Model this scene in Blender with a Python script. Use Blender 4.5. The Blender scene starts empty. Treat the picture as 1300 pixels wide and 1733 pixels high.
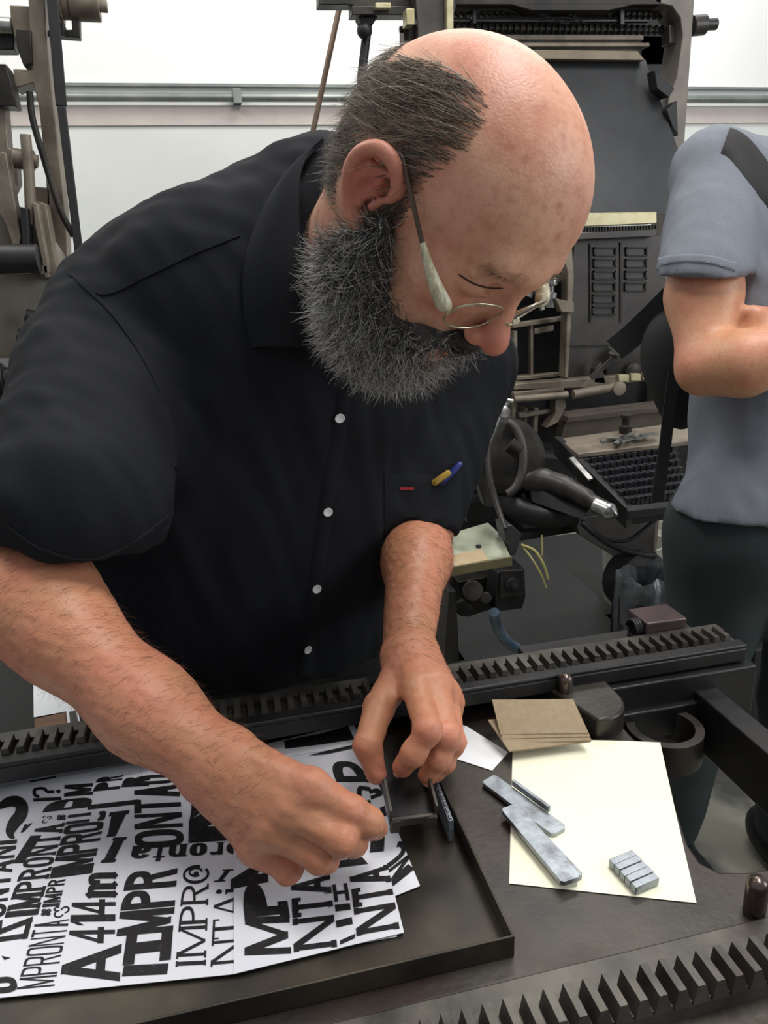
import bpy, bmesh, math, random
import numpy as np
from mathutils import Vector, Matrix
random.seed(7); RNG = np.random.default_rng(7)
C = bpy.context.scene.collection
SC = bpy.context.scene
V = Vector
PI = math.pi

# ------------------------------------------------------------------ camera, world, lights, exposure
CAMZ = 1.30
PITCH, YAW, ROLL, FPX = math.radians(18.3), math.radians(12.3), math.radians(2.3), 1300.0
_F = np.array([math.sin(YAW)*math.cos(PITCH), math.cos(YAW)*math.cos(PITCH), -math.sin(PITCH)])
_R = np.cross(_F, [0, 0, 1]); _R /= np.linalg.norm(_R); _U = np.cross(_R, _F)
R2 = _R*math.cos(ROLL)-_U*math.sin(ROLL); U2 = _U*math.cos(ROLL)+_R*math.sin(ROLL)
cam_data = bpy.data.cameras.new('camera'); cam = bpy.data.objects.new('camera', cam_data); C.objects.link(cam)
cam.matrix_world = Matrix(((R2[0], U2[0], -_F[0], 0), (R2[1], U2[1], -_F[1], 0), (R2[2], U2[2], -_F[2], CAMZ), (0, 0, 0, 1)))
cam_data.sensor_fit = 'VERTICAL'; cam_data.sensor_height = 24.0; cam_data.lens = FPX*24.0/1733.0
cam_data.clip_start = 0.02
SC.camera = cam

def at(px, py, z):            # point of the photograph on the horizontal plane z (world)
    d = _F+R2*(px-650)/FPX-U2*(py-866.5)/FPX
    d = d*((z-CAMZ)/d[2]); return V((d[0], d[1], z))
def pw(px, py, w):            # point of the photograph at depth w
    d = (_F+R2*(px-650)/FPX-U2*(py-866.5)/FPX)*w
    return np.array([d[0], d[1], d[2]+CAMZ])
def aty(px, py, y):           # point of the photograph on the vertical plane y
    d = _F+R2*(px-650)/FPX-U2*(py-866.5)/FPX
    d = d*(y/d[1]); return V((d[0], d[1], d[2]+CAMZ))

world = bpy.data.worlds.new('world'); SC.world = world; world.use_nodes = True
world.node_tree.nodes['Background'].inputs[0].default_value = (0.93, 0.97, 1.0, 1)
world.node_tree.nodes['Background'].inputs[1].default_value = 0.38
def area(name, loc, target, size, sizey, power, col):
    l = bpy.data.lights.new(name, 'AREA'); l.shape = 'RECTANGLE'; l.size = size; l.size_y = sizey; l.energy = power; l.color = col
    o = bpy.data.objects.new(name, l); C.objects.link(o); o.location = loc
    o.rotation_euler = (V(target)-V(loc)).to_track_quat('-Z', 'Y').to_euler(); return o
area('ceiling_lamp', (0.9, 0.6, 3.3), (0.7, 0.7, 0), 1.6, 0.5, 48, (1, .97, .92))
area('ceiling_lamp', (-0.9, 1.9, 3.3), (-0.6, 2.0, 0), 1.6, 0.5, 26, (1, .97, .92))
area('ceiling_lamp', (1.3, 2.5, 3.3), (1.2, 3.0, 0.6), 1.8, 0.5, 34, (1, .98, .95))
area('window_light', (3.2, -0.8, 2.2), (0.4, 0.8, 1.0), 1.4, 1.6, 42, (.93, .97, 1))
SC.view_settings.view_transform = 'Standard'; SC.view_settings.look = 'None'
SC.view_settings.exposure = 0.1; SC.view_settings.gamma = 1.0; SC.view_settings.use_curve_mapping = False

# ------------------------------------------------------------------ materials
def sr(r, g, b):
    f = lambda c: (c/255/12.92) if c/255 <= .04045 else ((c/255+.055)/1.055)**2.4
    return (f(r), f(g), f(b), 1)
def mat(name, c1, c2=None, rough=.5, metal=0, scale=20, bump=0, bscale=None, rvar=0, detail=6, c3=None, scale3=4, sss=0, spec=.5, stretch=None, lo=.35, hi=.65):
    m = bpy.data.materials.new(name); m.use_nodes = True; nt = m.node_tree; N = nt.nodes; L = nt.links
    b = N['Principled BSDF']; tc = N.new('ShaderNodeTexCoord'); co = tc.outputs['Object']
    if stretch:
        mp = N.new('ShaderNodeMapping'); mp.inputs['Scale'].default_value = stretch; L.new(co, mp.inputs[0]); co = mp.outputs[0]
    b.inputs['Base Color'].default_value = c1; b.inputs['Roughness'].default_value = rough
    b.inputs['Metallic'].default_value = metal; b.inputs['Specular IOR Level'].default_value = spec
    if sss:
        b.inputs['Subsurface Weight'].default_value = sss; b.inputs['Subsurface Radius'].default_value = (1, .35, .2); b.inputs['Subsurface Scale'].default_value = .008
    col = None
    if c2:
        n = N.new('ShaderNodeTexNoise'); n.inputs['Scale'].default_value = scale; n.inputs['Detail'].default_value = detail; L.new(co, n.inputs['Vector'])
        r = N.new('ShaderNodeMapRange'); r.inputs['From Min'].default_value = lo; r.inputs['From Max'].default_value = hi; L.new(n.outputs['Fac'], r.inputs['Value'])
        mx = N.new('ShaderNodeMix'); mx.data_type = 'RGBA'; L.new(r.outputs[0], mx.inputs['Factor']); mx.inputs['A'].default_value = c1; mx.inputs['B'].default_value = c2
        col = mx.outputs['Result']
        if c3:
            n3 = N.new('ShaderNodeTexNoise'); n3.inputs['Scale'].default_value = scale3; n3.inputs['Detail'].default_value = 5; L.new(co, n3.inputs['Vector'])
            r3 = N.new('ShaderNodeMapRange'); r3.inputs['From Min'].default_value = .5; r3.inputs['From Max'].default_value = .68; L.new(n3.outputs['Fac'], r3.inputs['Value'])
            m3 = N.new('ShaderNodeMix'); m3.data_type = 'RGBA'; L.new(r3.outputs[0], m3.inputs['Factor']); L.new(col, m3.inputs['A']); m3.inputs['B'].default_value = c3; col = m3.outputs['Result']
        L.new(col, b.inputs['Base Color'])
        if rvar:
            rr = N.new('ShaderNodeMapRange'); rr.inputs['To Min'].default_value = max(0, rough-rvar); rr.inputs['To Max'].default_value = min(1, rough+rvar)
            L.new(n.outputs['Fac'], rr.inputs['Value']); L.new(rr.outputs[0], b.inputs['Roughness'])
    if bump:
        nb = N.new('ShaderNodeTexNoise'); nb.inputs['Scale'].default_value = bscale or scale*4; nb.inputs['Detail'].default_value = 5; L.new(co, nb.inputs['Vector'])
        bp = N.new('ShaderNodeBump'); bp.inputs['Strength'].default_value = bump; bp.inputs['Distance'].default_value = .002; L.new(nb.outputs['Fac'], bp.inputs['Height']); L.new(bp.outputs[0], b.inputs['Normal'])
    m['b'] = 1
    return m
M = {}
M['plaster'] = mat('plaster', sr(218, 221, 217), sr(226, 229, 225), .8, scale=2, bump=.6, bscale=5, spec=.2)
M['plaster_high'] = mat('plaster_high', sr(246, 246, 244), sr(250, 250, 248), .8, scale=2, bump=.2, bscale=6, spec=.2)
M['band'] = mat('band', sr(196, 184, 180), sr(205, 196, 190), .8, scale=6)
M['conduit'] = mat('conduit', sr(120, 126, 124), sr(150, 154, 150), .4, .5, scale=6)
M['floor'] = mat('floor', sr(132, 129, 116), sr(152, 149, 136), .7, scale=3, bump=.2, bscale=30, c3=sr(72, 71, 67), scale3=6, rvar=.1)
M['iron'] = mat('iron', sr(42, 40, 39), sr(76, 72, 66), .42, .5, scale=11, bump=.18, bscale=160, rvar=.18, c3=sr(58, 46, 42), scale3=7)
M['iron_dark'] = mat('iron_dark', sr(34, 34, 36), sr(48, 47, 47), .45, .4, scale=14, bump=.15, bscale=90, rvar=.12)
M['iron_worn'] = mat('iron_worn', sr(60, 58, 55), sr(94, 91, 84), .42, .55, scale=22, bump=.15, bscale=150, rvar=.12, c3=sr(60, 50, 46), scale3=12)
M['tray'] = mat('tray', sr(50, 46, 40), sr(80, 74, 62), .45, .5, scale=12, bump=.05, bscale=60, rvar=.12, c3=sr(44, 41, 38), scale3=8)
M['steel'] = mat('steel', sr(150, 150, 148), sr(180, 180, 176), .28, .9, scale=40, rvar=.1)
M['lead'] = mat('lead', sr(136, 142, 148), sr(164, 172, 178), .40, .7, scale=60, bump=.2, bscale=160, rvar=.12, c3=sr(112, 113, 118), scale3=40)
M['paper'] = mat('paper', sr(216, 217, 226), sr(224, 225, 232), .75, scale=5, spec=.3)
M['white_card'] = mat('white_card', sr(236, 239, 243), sr(240, 242, 245), .6, scale=5)
M['cream'] = mat('cream', sr(244, 242, 214), sr(247, 245, 220), .65, scale=4)
M['kraft'] = mat('kraft', sr(150, 132, 106), sr(160, 143, 116), .8, scale=160, bump=.1, bscale=400)
M['beige'] = mat('beige', sr(112, 102, 90), sr(134, 124, 110), .5, .35, scale=14, bump=.2, bscale=90, rvar=.1, c3=sr(90, 80, 70), scale3=10)
M['machine'] = mat('machine', sr(38, 36, 34), sr(58, 54, 48), .45, .5, scale=16, bump=.2, bscale=90, rvar=.15, c3=sr(34, 33, 33), scale3=12)
M['machine_panel'] = mat('machine_panel', sr(60, 57, 56), sr(78, 74, 72), .42, .4, scale=8, bump=.15, bscale=70, rvar=.12, c3=sr(58, 54, 54), scale3=7)
M['magazine'] = mat('magazine', sr(54, 55, 58), sr(62, 63, 65), .5, .2, scale=6, bump=.1, bscale=60, rvar=.1)
M['black'] = mat('black', sr(20, 20, 22), sr(28, 28, 30), .5, scale=20, spec=.4)
M['rubber'] = mat('rubber', sr(26, 26, 28), sr(34, 34, 36), .6, scale=20)
M['brass'] = mat('brass', sr(176, 166, 128), sr(196, 188, 156), .4, .6, scale=30, rvar=.1)
M['hose'] = mat('hose', sr(62, 80, 98), sr(90, 108, 124), .35, scale=30)
M['clear_bag'] = mat('clear_bag', sr(92, 95, 98), sr(60, 63, 66), .3, scale=25, bump=.8, bscale=40)
M['wood'] = mat('wood', sr(96, 62, 40), sr(120, 80, 52), .5, scale=6, stretch=(1, 8, 1), bump=.1)

def ink_mat():
    m = mat('ink', sr(30, 29, 31), sr(58, 57, 59), .6, scale=160, lo=.55, hi=.75, spec=.3); return m
M['ink'] = ink_mat()

# ------------------------------------------------------------------ object helpers
def tag(o, label=None, cat=None, group=None, kind=None):
    if label: o['label'] = label
    if cat: o['category'] = cat
    if group: o['group'] = group
    if kind: o['kind'] = kind
    return o
def empty(name, loc, label, cat, group=None):
    o = bpy.data.objects.new(name, None); C.objects.link(o); o.location = loc; o.empty_display_size = .05
    bpy.context.view_layer.update() if False else None
    return tag(o, label, cat, group)
def origin_of(p):
    return V(p.location) if p is not None else V((0, 0, 0))
class MB:
    """collects shapes given in world coordinates, builds one mesh"""
    def __init__(s): s.v = []; s.f = []
    def add(s, vs, fs):
        n = len(s.v); s.v += [tuple(float(c) for c in v) for v in vs]; s.f += [tuple(n+i for i in f) for f in fs]; return s
    def box(s, c, d, rot=None, ax=None):
        c = V(c); R = rot if rot is not None else Matrix.Identity(3)
        vs = [c+R@V((x*d[0]/2, y*d[1]/2, z*d[2]/2)) for x in (-1, 1) for y in (-1, 1) for z in (-1, 1)]
        return s.add(vs, [(0, 1, 3, 2), (4, 6, 7, 5), (0, 4, 5, 1), (2, 3, 7, 6), (0, 2, 6, 4), (1, 5, 7, 3)])
    def span(s, a, b):
        return s.box([(a[i]+b[i])/2 for i in range(3)], [abs(b[i]-a[i]) for i in range(3)])
    def bar(s, a, b, w, h, up=(0, 0, 1)):
        a = V(a); b = V(b); d = (b-a); L = d.length; y = d/L; x = y.cross(V(up)); 
        if x.length < 1e-4: x = V((1, 0, 0))
        x.normalize(); z = x.cross(y)
        R = Matrix((x, y, z)).transposed(); return s.box((a+b)/2, (w, L, h), R)
    def tube(s, pts, r, n=10, cap=True, closed=False):
        pts = [V(p) for p in pts]; rs = r if isinstance(r, (list, tuple)) else [r]*len(pts)
        N = len(pts); vs = []; prev = None
        for i, p in enumerate(pts):
            if closed: t = pts[(i+1) % N]-pts[i-1]
            else: t = pts[min(i+1, N-1)]-pts[max(i-1, 0)]
            t.normalize()
            if prev is None:
                u = t.cross(V((0, 0, 1))); 
                if u.length < .05: u = t.cross(V((1, 0, 0)))
            else: u = prev-t*prev.dot(t)
            u.normalize(); prev = u; w = t.cross(u)
            for k in range(n):
                a = 2*PI*k/n; vs.append(p+(u*math.cos(a)+w*math.sin(a))*rs[i])
        fs = []
        for i in range(N if closed else N-1):
            j = (i+1) % N
            for k in range(n): fs.append((i*n+k, i*n+(k+1) % n, j*n+(k+1) % n, j*n+k))
        if cap and not closed: fs += [tuple(range(n-1, -1, -1)), tuple((N-1)*n+k for k in range(n))]
        return s.add(vs, fs)
    def cyl(s, a, b, r, n=20, r2=None):
        return s.tube([a, b], [r, r if r2 is None else r2], n)
    def lathe(s, c, axis, prof, n=20):
        c = V(c); ax = V(axis).normalized(); u = ax.cross(V((0, 0, 1)))
        if u.length < .05: u = ax.cross(V((1, 0, 0)))
        u.normalize(); w = ax.cross(u); m = len(prof)
        vs = [c+ax*h+(u*math.cos(2*PI*k/n)+w*math.sin(2*PI*k/n))*r for r, h in prof for k in range(n)]
        fs = [(i*n+k, i*n+(k+1) % n, (i+1)*n+(k+1) % n, (i+1)*n+k) for i in range(m-1) for k in range(n)]
        fs += [tuple(range(n-1, -1, -1)), tuple((m-1)*n+k for k in range(n))]
        return s.add(vs, fs)
    def islands(s):
        par = list(range(len(s.v)))
        def find(a):
            while par[a] != a: par[a] = par[par[a]]; a = par[a]
            return a
        for f in s.f:
            r = find(f[0])
            for i in f[1:]: par[find(i)] = r
        g = {}
        for f in s.f: g.setdefault(find(f[0]), []).append(f)
        out = []
        for fs in g.values():
            b = MB(); mp = {}
            for f in fs:
                for i in f:
                    if i not in mp: mp[i] = len(b.v); b.v.append(s.v[i])
                b.f.append(tuple(mp[i] for i in f))
            out.append(b)
        return out
    def prism(s, poly, a, n):
        """poly: list of points (3D) extruded by vector n"""
        P = [V(p) for p in poly]; n = V(n); k = len(P)
        fs = [tuple(range(k-1, -1, -1)), tuple(range(k, 2*k))]+[(i, (i+1) % k, k+(i+1) % k, k+i) for i in range(k)]
        return s.add(P+[p+n for p in P], fs)
    def grid(s, rows, closed=False):
        n = len(rows[0]); vs = [p for r in rows for p in r]; fs = []
        for i in range(len(rows)-1):
            for k in range(n if closed else n-1):
                fs.append((i*n+k, i*n+(k+1) % n, (i+1)*n+(k+1) % n, (i+1)*n+k))
        return s.add(vs, fs)
    def ball(s, c, r, n=12, sc=(1, 1, 1)):
        c = V(c); rows = []
        for i in range(n+1):
            t = PI*i/n; t = min(max(t, .02), PI-.02)
            rows.append([c+V((r*sc[0]*math.sin(t)*math.cos(2*PI*k/(2*n)), r*sc[1]*math.sin(t)*math.sin(2*PI*k/(2*n)), r*sc[2]*math.cos(t))) for k in range(2*n)])
        return s.grid(rows, True)
    def build(s, name, m, parent=None, smooth=None, bevel=0, fix=True):
        me = bpy.data.meshes.new(name); o0 = origin_of(parent)
        if parent is None and s.v:
            a = np.array(s.v); o0 = V(((a[:, 0].min()+a[:, 0].max())/2, (a[:, 1].min()+a[:, 1].max())/2, a[:, 2].min()))
        elif parent is not None and parent.parent is not None: o0 = origin_of(parent)+origin_of(parent.parent)
        me.from_pydata([tuple(V(v)-o0) for v in s.v], [], s.f)
        if fix:
            bm = bmesh.new(); bm.from_mesh(me); bmesh.ops.recalc_face_normals(bm, faces=bm.faces); bm.to_mesh(me); bm.free()
        me.materials.append(M[m] if isinstance(m, str) else m)
        o = bpy.data.objects.new(name, me); C.objects.link(o)
        if parent is None: o.location = o0
        else: o.parent = parent
        if bevel:
            b = o.modifiers.new('bevel', 'BEVEL'); b.width = bevel; b.segments = 2; b.limit_method = 'ANGLE'; b.angle_limit = .6
        if smooth is not None or bevel:
            me.polygons.foreach_set('use_smooth', [True]*len(me.polygons))
            try: me.set_sharp_from_angle(angle=smooth if smooth else .6)
            except Exception: pass
        return o
def catmull(pts, n=8):
    P = [np.array(p, float) for p in pts]; P = [2*P[0]-P[1]]+P+[2*P[-1]-P[-2]]; out = []
    for i in range(1, len(P)-2):
        for k in range(n):
            t = k/n; a, b, c, d = P[i-1:i+3]
            out.append(.5*((2*b)+(-a+c)*t+(2*a-5*b+4*c-d)*t*t+(-a+3*b-3*c+d)*t**3))
    out.append(P[-2]); return out
# ------------------------------------------------------------------ the setting
YW = 3.35
fl = MB(); fl.span((-6, -3, -.1), (6.5, YW+.15, 0)); tag(fl.build('floor', 'floor'), kind='structure')
zr = aty(300, 163, YW).z
w = MB(); w.span((-6, YW, -.05), (6.5, YW+.15, zr-.03)); tag(w.build('wall_back', 'plaster'), kind='structure')
w = MB(); w.span((-6, YW+.012, zr-.03), (6.5, YW+.15, 3.6)); tag(w.build('wall_back_upper', 'plaster_high'), kind='structure')
w = MB(); w.cyl((-6, YW-.028, zr-.008), (6.5, YW-.028, zr-.008), .016, 12)
for x in np.arange(-5, 6, 1.3): w.span((x, YW-.05, zr-.03), (x+.03, YW, zr+.02))
tag(w.build('trim_1', 'conduit', smooth=.7), kind='structure')
w = MB(); w.span((-6, YW-.008, zr-.1), (6.5, YW+.001, zr-.034)); tag(w.build('trim_2', 'band'), kind='structure')
w = MB(); w.span((-6, YW-.012, zr+.032), (6.5, YW+.013, zr+.042)); tag(w.build('trim_3', 'conduit'), kind='structure')

# ------------------------------------------------------------------ the proof press
BZ = .80
press = empty('proof_press', (-.05, .57, 0), 'black cast iron proof press with toothed racks and flat bed in front of bearded man', 'printing press')
b = MB()
bed = [(-.72, .318), (.62, .318), (.62, .43), (.43, .436), (.395, .4385), (.372, .445), (.364, .458), (.366, .479), (.385, .53), (.40, .575), (.404, .60), (.402, .64), (.402, .78), (-.72, .78)]
b.prism([(x, y, BZ-.05) for x, y in bed], None, (0, 0, .05))
b.build('bed', 'iron', press, bevel=.002)
b = MB()   # side rail carrying the far rack and the well end
b.span((-.72, .757, BZ-.12), (.602, .775, BZ+.028)); b.span((-.72, .706, BZ+.023), (.592, .765, BZ+.0405)); b.span((-.72, .706, BZ+.040), (.592, .7215, BZ+.0455)); b.span((.40, .698, BZ-.10), (.602, .76, BZ+.020)); b.span((.35, .765, BZ-.05), (.59, .83, BZ+.018))
b.span((.402, .74, BZ-.13), (.60, .775, BZ-.12))
b.build('side_rail', 'iron_dark', press, bevel=.002)
b = MB()
for x in np.arange(-.71, .585, .0143):
    y0, y1, z0, z1 = .7215, .748, BZ+.040, BZ+.0508
    b.prism([(x-.0052, y0, z0), (x+.0052, y0, z0), (x+.0030, y0+.002, z1), (x-.0030, y0+.002, z1)], None, (0, y1-y0, 0))
b.span((-.72, .72, BZ+.036), (.59, .750, BZ+.0412)); b.span((-.72, .748, BZ+.036), (.59, .7652, BZ+.0445))
b.build('gear_rack', 'iron_worn', press)
b = MB()
b.span((-.72, .30, BZ-.14), (.62, .3925, BZ+.004)); b.build('side_rail', 'iron_worn', press, bevel=.0015)
b = MB()
b.span((-.72, .333, BZ+.003), (.62, .362, BZ+.0195))
for x in np.arange(-.71, .615, .0143):
    y0, y1, z0, z1 = .331, .356, BZ+.0185, BZ+.032
    b.prism([(x-.0066, y0, z0), (x+.0066, y0, z0), (x+.0028, y0+.002, z1), (x-.0028, y0+.002, z1)], None, (0, y1-y0, 0))
b.build('gear_rack', 'iron_worn', press)
b = MB(); b.span((-.72, .12, BZ-.16), (.62, .33, BZ-.028)); b.build('apron', 'iron', press, bevel=.004)
# raised boss against the far rail
b = MB(); poly = [(.325, .757), (.352, .668), (.362, .637)]
for k in range(9):
    a = -PI/2+k*PI/2/8; poly.append((.372+.036*math.cos(a), .675+.038*math.sin(a)))
poly += [(.408, .757)]
b.prism([(x, y, BZ-.05) for x, y in poly], None, (0, 0, .0775)); b.build('boss', 'iron', press, bevel=.003)
# round well ring cast beside the bed
b = MB(); ring = []; n = 28
cx, cy = .466, .672
for ri, ro, z0, z1 in ((.033, .043, BZ-.06, BZ-.022),):
    rows = []
    for k in range(n):
        a = 2*PI*k/n; c, s_ = math.cos(a), math.sin(a)
        rows.append([(cx+ri*c, cy+ri*s_, z0), (cx+ri*c, cy+ri*s_, z1), (cx+ro*c, cy+ro*s_, z1), (cx+ro*c, cy+ro*s_, z0)])
    rows.append(rows[0]); b.grid(rows, True)
b.build('well_ring', 'iron', press, smooth=.6)
b = MB(); b.span((.520, .32, BZ-.07), (.55, .705, BZ-.001)); b.span((.41, .690, BZ-.05), (.53, .706, BZ-.012))
b.build('cross_bar', 'iron_dark', press, bevel=.002)
for (x, y, zz) in ((.362, .722, BZ+.047), (.372, .401, BZ+.035)):
    if y > .6: x, y = .354, .700
    b = MB(); b.lathe((x, y, BZ-.002), (0, 0, 1), [(.0085, 0), (.0085, zz-BZ-.006), (.0075, zz-BZ-.002), (.005, zz-BZ+.001), (.001, zz-BZ+.002)], 20)
    if y > .6: b = MB(); b.lathe((x, y, BZ+.026), (0, 0, 1), [(.0085, 0), (.0085, .014), (.0075, .019), (.005, .022), (.001, .023)], 20)
    b.build('guide_pin', mat('pin_steel', sr(86, 76, 72), sr(110, 98, 92), .25, .8, scale=30), press, smooth=.9)
for x, y in ((-.6, .36), (-.6, .73), (.3, .36), (.3, .73)):
    if 1:
        b = MB(); b.span((x-.05, y-.035, 0), (x+.05, y+.035, BZ-.13)); b.span((x-.07, y-.05, 0), (x+.07, y+.05, .03)); b.build('leg', 'iron_dark', press, bevel=.004)
b = MB(); b.span((-.6, .70, .25), (.30, .73, .30)); b.build('stretcher', 'iron_dark', press)

# bracket and spring sitting on the far rack
br = empty('steel_bracket', (.5, .77, BZ+.047), 'rusty brown steel channel bracket on the far rack end', 'bracket')
b = MB(); x0, x1 = at(1097, 1057, BZ+.058).x, at(1164, 1046, BZ+.058).x; y0, y1, z0, z1 = .767, .812, BZ+.0185, BZ+.058
b.span((x0, y0, z0), (x1, y1, z1)); b.build('channel', mat('rust_steel', sr(74, 62, 64), sr(88, 74, 74), .4, .5, scale=30, bump=.1), br, bevel=.002)
b = MB(); hp = [(x0-.010+.014*k/52, .785+.0115*math.cos(k*2*PI/13), BZ+.044+.0115*math.sin(k*2*PI/13)) for k in range(52)]
b.tube(hp, .0022, 8); b.build('coil_spring', 'iron_dark', br, smooth=.9)

# ------------------------------------------------------------------ tray
TX, TY0, TY1 = .174, .414, .748
tray = empty('galley_tray', (-.2, .56, BZ), 'flat dark steel galley tray with low rim under the printed sheets', 'tray')
b = MB(); b.span((-.62, TY0, BZ+.0005), (TX, TY1, BZ+.003)); b.build('tray_floor', 'tray', tray)
b = MB(); b.span((-.62, TY0-.002, BZ+.0005), (TX+.002, TY0, BZ+.020)); b.span((TX, TY0, BZ+.0005), (TX+.002, TY1, BZ+.020)); b.span((-.62, TY1, BZ+.0005), (TX+.002, TY1+.002, BZ+.012))
b.build('rim', 'tray', tray, bevel=.0006)

# ------------------------------------------------------------------ printed sheets
def outline_sheet(name, px, z, label, m='paper', curl=0, th=.0004, cat='sheet of paper', bend=None):
    pts = [at(q[0], q[1], z+(q[2] if len(q) > 2 else 0)) for q in px]; b = MB()
    # subdivide polygon as a fan-free quad grid when it has four corners
    if len(pts) == 4:
        n = 14; top = []
        for i in range(n+1):
            u = i/n; row = []
            for j in range(n+1):
                v = j/n
                p = (pts[0]*(1-u)+pts[1]*u)*(1-v)+(pts[3]*(1-u)+pts[2]*u)*v
                p = p.copy(); 
                if bend: p.z += bend(u, v)
                row.append(p)
            top.append(row)
        b.grid(top); b.grid([[q-V((0, 0, th)) for q in r] for r in top][::-1])
        ring = [top[0][j] for j in range(n+1)]+[top[i][n] for i in range(1, n+1)]+[top[n][j] for j in range(n-1, -1, -1)]+[top[i][0] for i in range(n-1, -1, -1)]
        b.grid([ring, [q-V((0, 0, th)) for q in ring]])
    else: b.prism([p-V((0, 0, th)) for p in pts], None, (0, 0, th))
    o = b.build(name, m, smooth=.5); tag(o, label, cat); return o

# glyphs: stroke-built letters in a box w x 1, every glyph a list of convex polygons
def _st(a, b, t):
    (x0, y0), (x1, y1) = a, b; dx, dy = x1-x0, y1-y0; L = math.hypot(dx, dy); nx, ny = -dy/L*t/2, dx/L*t/2
    return [(x0+nx, y0+ny), (x1+nx, y1+ny), (x1-nx, y1-ny), (x0-nx, y0-ny)]
def _rc(x0, y0, x1, y1): return [(x0, y0), (x1, y0), (x1, y1), (x0, y1)]
def _arc(cx, cy, rx, ry, tx, ty, a0, a1, n=18, p=1.0):
    out = []; 
    def pt(a, rx, ry):
        c, s = math.cos(a), math.sin(a); return (cx+rx*math.copysign(abs(c)**p, c), cy+ry*math.copysign(abs(s)**p, s))
    for k in range(n):
        A, B = a0+(a1-a0)*k/n, a0+(a1-a0)*(k+1)/n
        out.append([pt(A, rx, ry), pt(B, rx, ry), pt(B, rx-tx, ry-ty), pt(A, rx-tx, ry-ty)])
    return out
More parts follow.
